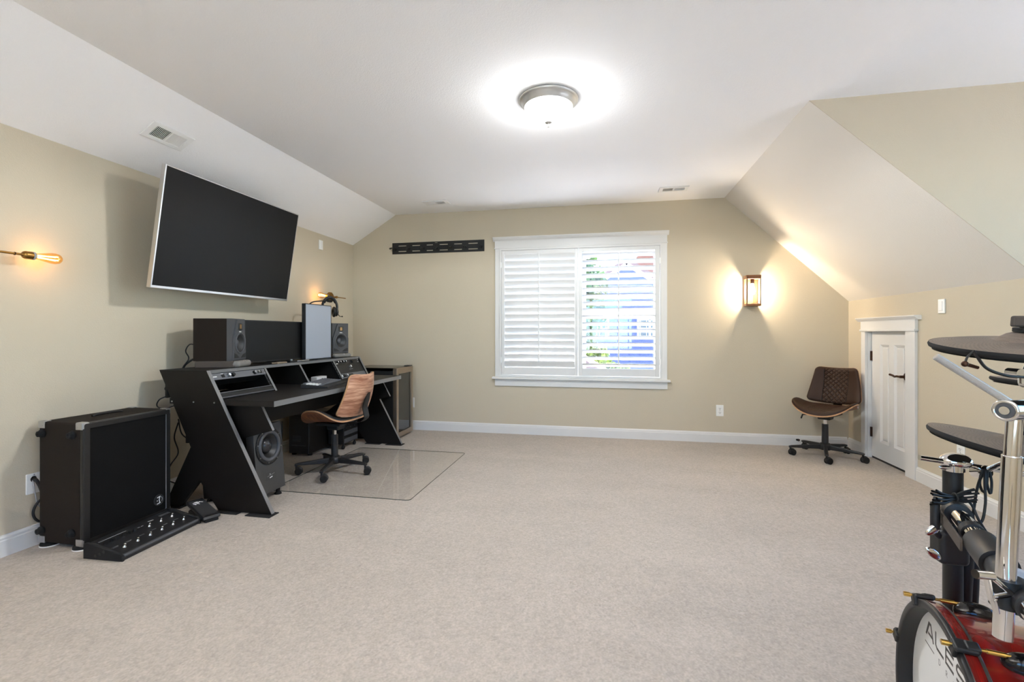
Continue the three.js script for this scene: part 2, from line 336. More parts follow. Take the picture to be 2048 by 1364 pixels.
// ------------------------------------------------------------------ outside the window
{
  const siding = dataTex(64, 256, (u, v) => { const k = (v * 16) % 1, s = k < 0.1 ? 0.8 : 1; return [66 * s, 76 * s, 108 * s]; }, true);
  const blue = std(0xffffff, 0.7, 0, { map: siding }), wt = std(C(240, 240, 240), 0.6), roofM = std(C(150, 98, 76), 0.9, 0, { bumpMap: rep(pebble, 8), bumpScale: 0.02 }), pink = std(C(140, 112, 104), 0.9, 0, { bumpMap: rep(pebble, 8), bumpScale: 0.02 });
  const glass = std(C(70, 74, 80), 0.08, 0.3);
  tag(mesh('driveway', bx(-40, 40, -3.2, -3, -70, 30), std(C(200, 196, 192), 0.95, 0, { bumpMap: rep(pebble, 30), bumpScale: 0.02 })), 'pale concrete driveway outside below the window', 'driveway', null, 'structure');
  const h = thing('blue_house', 'blue sided neighbour house with white trimmed gable', 'house', [0, -3, -22]);
  mesh('wall', metric(prism([[-3, 0], [8.5, 0], [8.5, 5.9], [6.9, 5.9], [4, 7.84], [1.2, 5.9], [-3, 5.9]], -5, 0), 3), blue, h);
  const rk = (x0, y0, x1, y1, t, z0, z1) => { const L = Math.hypot(x1 - x0, y1 - y0), nx = -(y1 - y0) / L * t, ny = (x1 - x0) / L * t; return prism([[x0, y0], [x1, y1], [x1 + nx, y1 + ny], [x0 + nx, y0 + ny]], z0, z1); };
  mesh('gable_trim', [rk(0.6, 5.5, 4, 7.84, 0.22, -0.1, 0.18), rk(4, 7.84, 7.4, 5.5, 0.22, -0.1, 0.18)], wt, h);
  mesh('roof', [rk(0.4, 5.58, 4, 8.06, 0.2, -5.2, 0.3), rk(4, 8.06, 7.6, 5.58, 0.2, -5.2, 0.3)], pink, h);
  for (const [a, b] of [[0.9, 3.05], [4.57, 6.6]]) {
    const f = mesh('window', prism(rect(a, b, 3.85, 4.9), 0, 0.08, 0, [rect(a + 0.1, b - 0.1, 3.95, 4.8)]), wt, h);
    mesh('pane', bx(a + 0.1, b - 0.1, 3.95, 4.8, 0.01, 0.03), glass, f);
    const bars = [bx(a, b, 4.33, 4.38, 0.03, 0.06)]; for (let k = 1; k < 3; k++) bars.push(bx(a + (b - a) * k / 3 - 0.06, a + (b - a) * k / 3 + 0.06, 3.9, 4.85, 0.02, 0.08)); for (let k = 0; k < 6; k++) bars.push(bx(a + (b - a) * (k + 0.5) / 6 - 0.015, a + (b - a) * (k + 0.5) / 6 + 0.015, 3.95, 4.8, 0.03, 0.05));
    mesh('muntin', bars, wt, f);
  }
  const h2 = thing('brick_house', 'far house with orange tiled roof behind the blue house', 'house', [0, -3, -34]);
  mesh('wall', bx(4, 16, 0, 6, -6, 0), std(C(214, 180, 160), 0.9), h2); mesh('roof', prism([[2.8, 5.6], [17, 5.6], [11, 11.5], [6, 11.5]], -6.5, 0.6), roofM, h2); mesh('chimney', bx(8, 8.7, 9, 12.2, -2, -1.2), std(C(170, 120, 100), 0.9), h2);
  const sh = thing('garden_shed', 'low outbuilding with pinkish shingle roof outside', 'shed', [0, -3, -9]);
  mesh('wall', bx(-1.5, 2.9, 0, 2.75, -1.6, 0), wt, sh); mesh('roof', prism([[-1.8, 4.5], [1.6, 3.75], [3.25, 2.72], [3.25, 2.6], [-1.8, 2.6]], -1.8, 0.2), pink, sh);
  const leafG = new THREE.PlaneGeometry(0.14, 0.1, 1, 1), leafA = std(C(80, 104, 46), 0.8, 0, { transmission: 0.3, thickness: 0, side: THREE.DoubleSide }), leafB = std(C(130, 146, 60), 0.8, 0, { transmission: 0.3, thickness: 0, side: THREE.DoubleSide });
  function tree(name, label, cat, x, z, h0, blobs, m, n, group) {
    const t = thing(name, label, cat, [x, -3, z], 0, group);
    mesh('trunk', [rod([0, 0, 0], [0, h0, 0], 0.12, 0.06, 10)].concat(blobs.map(([bx_, by, bz]) => rod([0, h0 * 0.7, 0], [bx_, by, bz], 0.05, 0.02, 8))), std(C(96, 78, 62), 0.9), t);
    const im = new THREE.InstancedMesh(leafG, m, n), q = new THREE.Quaternion(), mt = new THREE.Matrix4();
    for (let i = 0; i < n; i++) {
      const [a, b, c, r] = blobs[i % blobs.length], u = rnd() * 2 - 1, p = rnd() * 6.283, s = Math.sqrt(1 - u * u), rr = r * Math.pow(rnd(), 0.4);
      q.setFromEuler(new THREE.Euler(rnd() * 6, rnd() * 6, rnd() * 6)); const k = 0.7 + rnd() * 0.8;
      im.setMatrixAt(i, mt.compose(V(a + rr * s * Math.cos(p), b + rr * u, c + rr * s * Math.sin(p)), q, V(k, k, k)));
    }
    im.name = 'foliage'; im.userData.kind = 'stuff'; im.castShadow = im.receiveShadow = true; t.add(im);
  }
  tree('leafy_tree', 'leafy green tree outside in front of the blue house', 'tree', 1.5, -7, 3.6, [[0.2, 4.9, 0, 0.9], [0.75, 5.2, 0.2, 0.7], [0.3, 5.9, 0, 0.8], [-0.6, 5.2, 0, 0.8], [0.85, 4.6, -0.2, 0.55], [0.6, 4.1, 0, 0.5]], leafA, 5200);
  tree('flowering_shrub', 'yellow green shrub outside below the blue house window', 'shrub', 2.1, -13, 3.0, [[0, 3.4, 0, 0.5], [0.45, 3.3, 0, 0.42], [-0.4, 3.2, 0.1, 0.4]], leafB, 1400, 'shrubs outside the window');
  tree('flowering_shrub', 'yellow green shrub outside leaning over the pinkish shed roof', 'shrub', 3.0, -11, 2.2, [[0, 2.75, 0, 0.42], [0.4, 2.7, 0, 0.34], [-0.3, 2.7, 0, 0.35]], leafB, 1200, 'shrubs outside the window');
}

// ------------------------------------------------------------------ ceiling lamp
function pointLamp(x, y, z, color, intensity, radius, parent) {
  const l = new THREE.PointLight(color, intensity, 0, 2);
  l.position.set(x, y, z); l.castShadow = true; l.shadow.radius = radius; l.shadow.mapSize.set(1024, 1024); l.shadow.bias = -0.0005;
  (parent ?? scene).add(l); return l;
}
{
  const t = thing('ceiling_lamp', 'flush round ceiling lamp with white glass dome and brushed nickel ring', 'lamp', [2.568, H, 2.31]);
  const nickel = std(C(205, 205, 202), 0.42, 0.75);
  mesh('pan', lathe([[0.0, -0.001], [0.168, -0.001], [0.172, -0.006], [0.17, -0.014], [0.163, -0.018], [0.158, -0.02], [0.148, -0.034], [0.142, -0.046], [0.136, -0.048], [0.136, -0.04], [0.0, -0.01]], 72), nickel, t);
  const pr = []; for (let i = 0; i <= 20; i++) { const a = (i / 20) * Math.PI / 2; pr.push([0.139 * Math.pow(Math.cos(a), 0.82), -0.046 - 0.086 * Math.sin(a)]); }
  const glow = std(C(245, 245, 243), 0.4, 0, { emissive: LAMP_COL, emissiveIntensity: 1.1 });
  mesh('dome', lathe(pr, 64), glow, t);
  mesh('finial', lathe([[0, -0.128], [0.02, -0.13], [0.019, -0.136], [0.008, -0.14], [0.006, -0.146], [0.009, -0.152], [0.006, -0.16], [0, -0.163]], 32), nickel, t);
  pointLamp(0, -0.115, 0, LAMP_COL, LAMP_I * 0.14, 4.0, t);
  const down = new THREE.SpotLight(LAMP_COL, LAMP_I, 0, 1.52, 0.12, 2);
  down.position.set(0, -0.1, 0); down.target.position.set(0, -1, 0); down.castShadow = true; down.shadow.radius = 4.0; down.shadow.mapSize.set(2048, 2048); t.add(down, down.target);
}

// ------------------------------------------------------------------ added floor uplights, unseen behind the camera, for fill light
function addedUplight(label, x, z, power) {
  const t = thing('added_floor_lamp', label, 'lamp', [x, 0, z], 0, 'added floor uplights');
  mesh('base', lathe([[0, 0], [0.14, 0], [0.14, 0.012], [0.12, 0.02], [0.02, 0.03], [0, 0.03]], 40), M.satin, t);
  mesh('pole', rod([0, 0.02, 0], [0, 1.6, 0], 0.012), M.satin, t);
  mesh('shade', lathe([[0.012, 1.58], [0.06, 1.6], [0.13, 1.66], [0.16, 1.72], [0.156, 1.722], [0.125, 1.668], [0.055, 1.612], [0, 1.606]], 48), M.satin, t);
  mesh('bulb_disc', rod([0, 1.62, 0], [0, 1.63, 0], 0.07, 0.07, 32), std(C(245, 245, 243), 0.4, 0, { emissive: UP_COL, emissiveIntensity: 2 }), t);
  const up = new THREE.SpotLight(UP_COL, UP_I * power, 0, 1.3, 0.35, 2);
  up.position.set(0, 1.64, 0); up.target.position.set(0, 3, 0); up.castShadow = true; up.shadow.radius = 3; t.add(up, up.target);
}
addedUplight('added silver bowl floor lamp shining fill light up by the wall opposite the window', 3.4, 6.0, 0.85);
addedUplight('added silver bowl floor lamp shining fill light up beyond the amplifier cabinet', 1.2, 5.8, 1.35);

// ------------------------------------------------------------------ air vents
function vent(label, len, wid, matrix, flip) {
  const t = thing('air_vent', label, 'vent', [0, 0, 0], 0, 'white air vents');
  // local: x along, z across, y up out of the room (room side is -y)
  mesh('frame', prism(rect(-len / 2, len / 2, -wid / 2, wid / 2), 0.0, 0.008, 0.003, [rect(-len * 0.36, len * 0.36, -wid * 0.3, wid * 0.3)]).rotateX(Math.PI / 2), M.white, t);
  mesh('backing', bx(-len * 0.38, len * 0.38, -0.0012, -0.0004, -wid * 0.33, wid * 0.33), M.slot, t);
  const fin = new THREE.BoxGeometry(0.0021, 0.007, wid * 0.6), n = 10;
  for (const s of [-1, 1]) for (let i = 0; i < n; i++) {
    const f = mesh('fin', fin, M.white, t);
    f.position.set(s * len * (0.02 + 0.335 * (i + 0.5) / n), -0.0045, 0); f.rotation.z = s * flip * 0.6;
  }
  mesh('divider', bx(-len * 0.02, len * 0.02, -0.008, -0.001, -wid * 0.3, wid * 0.3), M.white, t);
  mesh('damper_tab', rbx(len * 0.37, len * 0.385, -0.014, -0.006, -0.012, 0.012, 0.002), M.white, t);
  t.matrix.copy(matrix); t.matrix.decompose(t.position, t.quaternion, t.scale);
}
{
  const m = (H - HL) / XA, n = V(-m, 1, 0).normalize(), along = V(0, 0, -1), across = V().crossVectors(along, n);
  vent('white air vent with dark open fins on the sloped ceiling above the television', 0.272, 0.13, new THREE.Matrix4().makeBasis(along, n, across).setPosition(0.283, HL + m * 0.283, 2.623), 1);
  vent('white air vent on the flat ceiling near the black wall rail', 0.262, 0.145, new THREE.Matrix4().makeTranslation(1.175, H, 0.405), 1);
  vent('white air vent on the flat ceiling near the long sloped ceiling', 0.262, 0.145, new THREE.Matrix4().makeTranslation(3.512, H, 0.405), 1);
}

// ------------------------------------------------------------------ wall plates
function outlet(label, pos, turn) {
  const t = thing('wall_outlet', label, 'outlet', pos, turn, 'white wall outlets');
  mesh('plate', rbox(0.07, 0.113, 0.006, 0.003, 0, 0, 0.003), M.plate, t);
  for (const y of [-0.02, 0.02]) { const s = mesh('socket', rbox(0.034, 0.028, 0.003, 0.001, 0, y, 0.0065), M.plate, t); mesh('slot', [box(0.003, 0.009, 0.001, -0.007, y + 0.003, 0.0081), box(0.003, 0.009, 0.001, 0.007, y + 0.003, 0.0081), rod([0, y - 0.008, 0.0078], [0, y - 0.008, 0.0085], 0.003)], M.slot, s); }
  mesh('screw', rod([0, 0, 0.006], [0, 0, 0.0072], 0.003), M.satin, t);
}
outlet('white duplex outlet low on the wall below the lantern sconce', [4.007, 0.319, 0], 0);
outlet('white outlet low on the wall beside the glass door fridge', [0.728, 0.306, 0], 0);
outlet('white outlet low on the knee wall behind the drum kit', [W, 0.316, 1.452], -Math.PI / 2);
function remote(label, pos, turn) {
  const t = thing('wall_switch', label, 'switch', pos, turn, 'white wall switches');
  mesh('plate', rbox(0.062, 0.098, 0.012, 0.004, 0, 0, 0.006), M.plate, t);
  mesh('rocker', rbox(0.034, 0.066, 0.006, 0.003, 0, 0.002, 0.013), M.white, t);
}
remote('small white wall switch high beside the television', [0, 2.002, 0.641], Math.PI / 2);
remote('small white wall switch on the knee wall beside the little door', [W, 1.276, 1.279], -Math.PI / 2);
{
  const t = thing('cable_plate', 'white wall plate with cables feeding out behind the amplifier cabinet', 'wall plate', [0, 0.319, 3.1], Math.PI / 2);
  mesh('plate', prism(roundRect(-0.058, 0.058, -0.052, 0.052, 0.004), 0, 0.007, 0.002, [circlePts(-0.025, 0.022, 0.015)]), M.plate, t);
  mesh('hole', rod([-0.025, 0.022, 0.0005], [-0.025, 0.022, 0.002], 0.0155), M.slot, t);
  mesh('screw', [rod([-0.025, 0.045, 0.007], [-0.025, 0.045, 0.008], 0.003)], M.satin, t);
  tag(mesh('cable', tube([[0.002, 0.341, 3.125], [0.02, 0.338, 3.126], [0.03, 0.31, 3.118], [0.03, 0.26, 3.1], [0.028, 0.2, 3.05]], 0.008), M.cable), 'thick dark cable leaving the wall plate behind the amplifier cabinet', 'cable', 'cables behind the amplifier cabinet');
  tag(mesh('cable', tube([[0.002, 0.337, 3.128], [0.018, 0.31, 3.134], [0.02, 0.26, 3.128], [0.02, 0.21, 3.118], [0.02, 0.17, 3.09]], 0.003), M.grey), 'thin grey wire hanging from the wall plate', 'cable', 'cables behind the amplifier cabinet');
  tag(mesh('cable', tube([[0.03, 0.245, 3.08], [0.024, 0.22, 3.12], [0.02, 0.17, 3.138], [0.022, 0.125, 3.12], [0.03, 0.105, 3.08]], 0.006), M.cable), 'black cable loop bulging from behind the amplifier cabinet', 'cable', 'cables behind the amplifier cabinet');
}
{ // spring door stop on the baseboard
  const t = thing('door_stop', 'small dark door stop on the baseboard behind the brown chair', 'door stop', [4.715, 0.06, 0.016]);
  mesh('stem', rod([0, 0, 0], [-0.03, 0.012, 0.055], 0.005), M.bronze, t); mesh('tip', ball(0.01, -0.034, 0.014, 0.062), M.rubber, t); mesh('base', rod([0, 0, -0.001], [0, 0, 0.006], 0.012), M.bronze, t);
}

// ------------------------------------------------------------------ lantern sconce on the window wall
{
  const t = thing('lantern_sconce', 'lit wooden lantern sconce with clear glass on the window wall', 'sconce', [4.288, 1.505, 0]);
  mesh('backplate', metric(rbx(-0.062, 0.062, -0.143, 0.143, 0, 0.016, 0.003), 0.3, true), M.oak, t);
  mesh('top_block', metric(rbx(-0.066, 0.066, 0.112, 0.148, 0.016, 0.125, 0.003), 0.3), M.oak, t);
  mesh('bottom_block', metric(rbx(-0.066, 0.066, -0.15, -0.128, 0.016, 0.125, 0.003), 0.3), M.oak, t);
  for (const s of [-1]) mesh('post', metric(rbx(s * 0.06 - 0.005, s * 0.06 + 0.005, -0.13, 0.114, 0.112, 0.122, 0.001), 0.3, true), M.bronze, t);
  mesh('post', rbx(0.056, 0.064, -0.13, 0.114, 0.114, 0.122, 0.001), M.bronze, t);
  mesh('socket', rod([0, 0.112, 0.07], [0, 0.07, 0.07], 0.018), M.bronze, t);
  const gp = []; for (let i = 0; i <= 10; i++) gp.push([0.043, -0.115 + i * 0.0205]);
  mesh('glass', lathe(gp, 32).translate(0, 0, 0.07), M.pane, t);
  mesh('bulb', lathe([[0, -0.052], [0.014, -0.05], [0.024, -0.038], [0.028, -0.02], [0.025, 0.0], [0.017, 0.03], [0.013, 0.06], [0.0, 0.062]], 24).translate(0, 0.012, 0.07), std(C(255, 236, 205), 0.3, 0, { emissive: C(255, 222, 170), emissiveIntensity: 9 }), t);
  pointLamp(0, 0, 0.07, new THREE.Color(1, 0.82, 0.6), 1.15, 1.2, t);
}

// ------------------------------------------------------------------ brass bulb sconces on the desk wall
function bulbSconce(label, y, zDisc, dir, lightI) {
  const t = thing('bulb_sconce', label, 'sconce', [0, y, zDisc]);
  const x = 0.085;
  mesh('wall_disc', [rod([0, 0, 0], [0.018, 0, 0], 0.056, 0.054, 40), rod([0.018, 0, 0], [0.022, 0, 0], 0.05, 0.044, 40)], M.brass, t);
  mesh('stem', [rod([0.02, 0, 0], [x, 0, 0], 0.009), ball(0.013, x, 0, 0)], M.brass, t);
  mesh('arm', rod([x, 0, -dir * 0.17], [x, 0, dir * 0.155], 0.0055), M.brass, t);
  mesh('collar', rod([x, 0, dir * 0.118], [x, 0, dir * 0.122], 0.0075), M.bronze, t);
  mesh('socket', lathe([[0.006, 0], [0.016, 0.004], [0.0195, 0.012], [0.0195, 0.048], [0.017, 0.052], [0, 0.052]], 24).rotateX(dir * Math.PI / 2).translate(x, 0, dir * 0.15), M.brass, t);
  mesh('band', rod([x, 0, dir * 0.188], [x, 0, dir * 0.197], 0.0203), M.grey, t);
  const gl = new THREE.MeshPhysicalMaterial({ color: C(255, 226, 178), roughness: 0.02, transmission: 1, thickness: 0, ior: 1.5 });
  mesh('bulb_glass', lathe([[0.013, 0.2], [0.015, 0.215], [0.021, 0.24], [0.027, 0.27], [0.0285, 0.288], [0.025, 0.305], [0.014, 0.318], [0, 0.321]], 28).rotateX(dir * Math.PI / 2).translate(x, 0, 0), gl, t);
  const fg = []; for (let k = 0; k < 4; k++) { const a = k * Math.PI / 2 + 0.4; fg.push(rod([x + 0.007 * Math.cos(a), 0.007 * Math.sin(a), dir * 0.213], [x + 0.013 * Math.cos(a + 0.4), 0.013 * Math.sin(a + 0.4), dir * 0.298], 0.0032, 0.0032, 6)); }
  mesh('filament', fg, std(C(255, 214, 150), 0.4, 0, { emissive: C(255, 204, 136), emissiveIntensity: 7 }), t);
  pointLamp(x, 0, dir * 0.256, WARM, lightI, 0.7, t);
}
bulbSconce('brass rod sconce with glowing bare bulb above the headphones', 1.474, 0.475, 1, 0.02);
bulbSconce('brass rod sconce with glowing bare bulb above the amplifier cabinet', 1.478, 3.375, -1, 0.018);

// ------------------------------------------------------------------ black slotted rail
{
  const x0 = 0.495, x1 = 1.582, px = (p) => x0 + (x1 - x0) * (p - 140) / 1718;
  const t = thing('wall_rail', 'black slotted metal hook rail on the wall beside the window', 'rail', [0, 1.993, 0]);
  const holes = [];
  for (const [a, b] of [[260, 410], [525, 672], [798, 915], [1040, 1192], [1310, 1452], [1570, 1738]]) for (const y of [0.03, 0.092]) holes.push(rect(px(a), px(b), y - 0.0045, y + 0.0045));
  holes.push(rect(px(950), px(1000), 0.112, 0.117));
  mesh('plate', prism(rect(x0, x1, 0, 0.128), 0.002, 0.006, 0.0005, holes), M.black, t);
  mesh('spacer', [bx(x0 + 0.03, x0 + 0.05, 0.05, 0.075, 0, 0.003), bx(x1 - 0.05, x1 - 0.03, 0.05, 0.075, 0, 0.003), bx(1.0, 1.02, 0.05, 0.075, 0, 0.003)], M.black, t);
  for (const p of [205, 455, 740, 985, 1255, 1510, 1795]) { const k = mesh('hook', [rod([0, 0, 0], [0, 0, 0.02], 0.017, 0.014), rod([0, 0, 0.02], [0, -0.01, 0.05], 0.007), ball(0.011, 0, -0.008, 0.05)], M.black, t); k.position.set(px(p), 0.055, 0.006); }
  mesh('side_peg', [rod([x0, 0.07, 0.01], [x0 - 0.02, 0.067, 0.018], 0.008), ball(0.01, x0 - 0.022, 0.064, 0.018)], M.black, t);
}

// ------------------------------------------------------------------ television
{
  const t = thing('television', 'large wall mounted flat television with silver frame tilted over the desk', 'television', [0.306, 1.724, 2.1]);
  const tilt = thing.tilt = Math.atan2(0.112, 0.724), w = 1.216, h = 0.733;
  const q = new THREE.Matrix4().makeRotationZ(-tilt);
  const put = (g) => g.applyMatrix4(q);
  mesh('frame', put(prismX(rect(-w / 2, w / 2, -h / 2, h / 2), -0.03, 0.001, 0.002, [rect(-w / 2 + 0.005, w / 2 - 0.005, -h / 2 + 0.014, h / 2 - 0.005)])), M.silver, t);
  mesh('screen', put(bx(-0.02, -0.0005, -h / 2 + 0.0135, h / 2 - 0.0045, -w / 2 + 0.0045, w / 2 - 0.0045)), std(C(6, 6, 7), 0.42, 0, { specularIntensity: 0.45 }), t);
  mesh('back_shell', put(rbx(-0.06, -0.028, -h / 2 + 0.06, h / 2 - 0.2, -w / 2 + 0.15, w / 2 - 0.15, 0.01)), M.blackPlastic, t);
  mesh('wall_mount', [bx(-0.306, -0.29, -0.2, 0.2, -0.28, 0.28), rod([-0.295, 0.05, -0.2], [-0.06, 0.02, 0.1], 0.016), rod([-0.295, 0.05, 0.2], [-0.06, 0.02, -0.1], 0.016)], M.black, t);
}

// ------------------------------------------------------------------ studio desk
const DESK_T = 0.68, SHELF_T = 0.86;
{
  const t = thing('studio_desk', 'black studio desk with slanted side panels, rack riser and worn grey edges', 'desk');
  const side = [[0.129, 0.86], [0.477, 0.86], [0.934, 0.006], [0.564, 0.006], [0.43, 0.179], [0.285, 0.006], [0.2, 0.006], [0.206, 0.075], [0.364, 0.384]];
  const strip = (x0, y0, x1, y1, za, zb, w = 0.003) => { const L = Math.hypot(x1 - x0, y1 - y0), nx = (y0 - y1) / L * w, ny = (x1 - x0) / L * w; return prism([[x0, y0], [x1, y1], [x1 + nx, y1 + ny], [x0 + nx, y0 + ny]], za, zb); };
  for (const z of [2.53, 0.712]) {
    const p = mesh('side_panel', metric(prism(side, z - 0.0125, z + 0.0125), 0.5), M.blackLam, t);
    mesh('edge_band', strip(0.934, 0.008, 0.477, 0.858, z - 0.0125, z + 0.0125, -0.0025), M.edge, p);
    for (const x of [0.225, 0.385, 0.535]) mesh('bolt', [rod([x, 0.664, z + 0.012], [x, 0.664, z + 0.0155], 0.0052, 0.0042, 14)], M.silver, p);
    mesh('foot_pad', [rbx(0.56, 0.72, 0, 0.006, z - 0.035, z + 0.045, 0.003), rbx(0.78, 0.95, 0, 0.006, z - 0.035, z + 0.05, 0.003), rbx(0.19, 0.3, 0, 0.006, z - 0.03, z + 0.03, 0.003)], M.rubber, p);
  }
  const wt = mesh('worktop', metric(bx(0.18, 0.93, 0.645, DESK_T, 0.7255, 2.5165), 0.5), M.blackWood, t);
  mesh('edge_band', bx(0.93, 0.9325, 0.646, 0.6795, 0.7255, 2.5165), M.edge, wt);
  const sh = mesh('riser_shelf', metric(bx(0.13, 0.476, 0.838, SHELF_T, 0.7255, 2.5165), 0.5), M.blackWood, t);
  mesh('edge_band', bx(0.476, 0.4785, 0.839, 0.8595, 0.7255, 2.5165), M.edge, sh);
  const div = [[0.16, DESK_T], [0.571, DESK_T], [0.477, 0.838], [0.16, 0.838]];
  for (const z of [2.035, 1.64, 1.165]) { const d = mesh('divider', prism(div, z - 0.009, z + 0.009), M.blackLam, t); mesh('edge_band', strip(0.571, DESK_T, 0.478, 0.837, z - 0.009, z + 0.009, -0.002), M.edge, d); }
  mesh('back_panel', bx(0.145, 0.16, DESK_T, 0.838, 2.035, 2.5165), M.blackLam, t); mesh('back_panel', bx(0.145, 0.16, DESK_T, 0.838, 0.7255, 1.64), M.blackLam, t);
  mesh('modesty_panel', bx(0.3, 0.318, 0.4, 0.645, 0.7255, 2.5165), M.blackLam, t);
  for (const z of [2.46, 0.86]) { const g = mesh('gusset', prism([[0.56, 0.645], [0.80, 0.645], [0.882, 0.492], [0.62, 0.42], [0.5, 0.5]], z - 0.009, z + 0.009), M.blackLam, t); mesh('edge_band', strip(0.882, 0.492, 0.80, 0.644, z - 0.009, z + 0.009, -0.002), M.edge, g); }
  // vertical rack rails with screws, set along the slant
  const slant = Math.atan2(0.094, 0.158);
  for (const z of [2.508, 2.052, 1.63, 1.18, 1.15, 0.735]) {
    const r = new THREE.Group(); r.name = 'rack_rail'; r.position.set(0.565, DESK_T, z); r.rotation.z = slant; t.add(r);
    mesh('strip', bx(-0.004, -0.002, 0.004, 0.18, -0.008, 0.008), M.black, r);
    const sg = []; for (let k = 0; k < 6; k++) sg.push(rod([-0.002, 0.02 + k * 0.028, 0], [0.0005, 0.02 + k * 0.028, 0], 0.0028, 0.0022, 8));
    mesh('screw', sg, M.satin, r);
  }
}
// rack units sit on the slant of the riser
const SLANT = Math.atan2(0.094, 0.158);
function rackUnit(label, z0, z1, y0, hgt, m, build) {
  const t = thing('rack_unit', label, 'rack unit', [0.567, DESK_T, (z0 + z1) / 2], 0, 'rack units in the desk riser'); t.rotation.z = SLANT;
  const w = z1 - z0;
  mesh('chassis', bx(-0.09, -0.004, y0 + 0.002, y0 + hgt - 0.002, -w / 2 + 0.012, w / 2 - 0.012), M.black, t);
  mesh('faceplate', rbx(-0.004, 0.001, y0, y0 + hgt, -w / 2, w / 2, 0.001), m, t);
  build(t, w, y0 + hgt / 2);
  return t;
}
const knob = (t, z, y, r, m, cap) => { const k = mesh('knob', [rod([0, y, z], [0.016, y, z], r, r * 0.88, 20)], m, t); if (cap) mesh('knob_cap', rod([0.016, y, z], [0.0175, y, z], r * 0.7), cap, k); return k; };
const greyFace = std(C(112, 114, 118), 0.42, 0.35);
rackUnit('grey one-space rack processor with black knobs at the top of the desk riser', 2.046, 2.515, 0.137, 0.044, greyFace, (t, w, y) => {
  knob(t, 0.1, y, 0.012, M.silver, M.white); knob(t, -0.13, y, 0.014, M.black, M.grey); knob(t, 0.065, y, 0.014, M.black, M.slot); knob(t, -0.165, y, 0.009, M.silver);
  mesh('button', [bx(0.001, 0.004, y - 0.01, y + 0.012, 0.132, 0.156), bx(0.001, 0.004, y - 0.01, y + 0.012, -0.2, -0.185)], M.black, t);
  mesh('marking', [bx(0.001, 0.0016, y + 0.012, y + 0.016, 0.135, 0.155), bx(0.001, 0.0016, y - 0.004, y + 0.003, 0.192, 0.222)], M.white, t);
  mesh('rack_screw', [rod([0.001, y + 0.014, 0.226], [0.003, y + 0.014, 0.226], 0.004), rod([0.001, y - 0.014, 0.226], [0.003, y - 0.014, 0.226], 0.004), rod([0.001, y + 0.014, -0.226], [0.003, y + 0.014, -0.226], 0.004), rod([0.001, y - 0.014, -0.226], [0.003, y - 0.014, -0.226], 0.004)], M.silver, t);
});
rackUnit('black blank rack tray with grey ridges below the grey rack processor', 2.046, 2.515, 0.004, 0.044, M.black, (t, w, y) => {
  mesh('ridge', [rbx(0.001, 0.006, y + 0.014, y + 0.021, -w / 2, w / 2, 0.002), rbx(0.001, 0.006, y - 0.02, y - 0.012, -w / 2, w / 2, 0.002)], M.greyPlastic, t);
});
rackUnit('black rack preamp with small silver knobs at the top of the riser near the fridge', 0.728, 1.154, 0.14, 0.044, M.blackPlastic, (t, w, y) => {
  for (const z of [0.17, 0.13, 0.08, 0.04]) knob(t, z, y + 0.004, 0.009, M.black, M.white);
  knob(t, -0.07, y, 0.016, M.black); mesh('marking', [bx(0.001, 0.0018, y - 0.012, y - 0.006, 0.17, 0.2), bx(0.001, 0.0018, y - 0.014, y - 0.009, -0.19, -0.17), bx(0.001, 0.0018, y + 0.006, y + 0.012, -0.195, -0.185)], M.white, t);
});
rackUnit('tall black rack panel with one white knob in the riser near the fridge', 0.728, 1.154, 0.052, 0.086, M.blackPlastic, (t, w, y) => { knob(t, 0.0, y + 0.015, 0.014, M.silver, M.white); mesh('marking', bx(0.001, 0.0016, y - 0.012, y - 0.008, -0.03, 0.03), M.grey, t); });
rackUnit('silver grey rack interface at the bottom of the riser near the fridge', 0.728, 1.154, 0.004, 0.045, greyFace, (t, w, y) => { knob(t, 0.13, y, 0.011, M.silver, M.white); mesh('connector', [bx(0.001, 0.005, y - 0.014, y + 0.014, 0.15, 0.19), bx(0.001, 0.004, y - 0.012, y + 0.012, 0.02, 0.1)], M.black, t); mesh('marking', bx(0.001, 0.0018, y - 0.008, y + 0.01, 0.19, 0.205), M.white, t); });

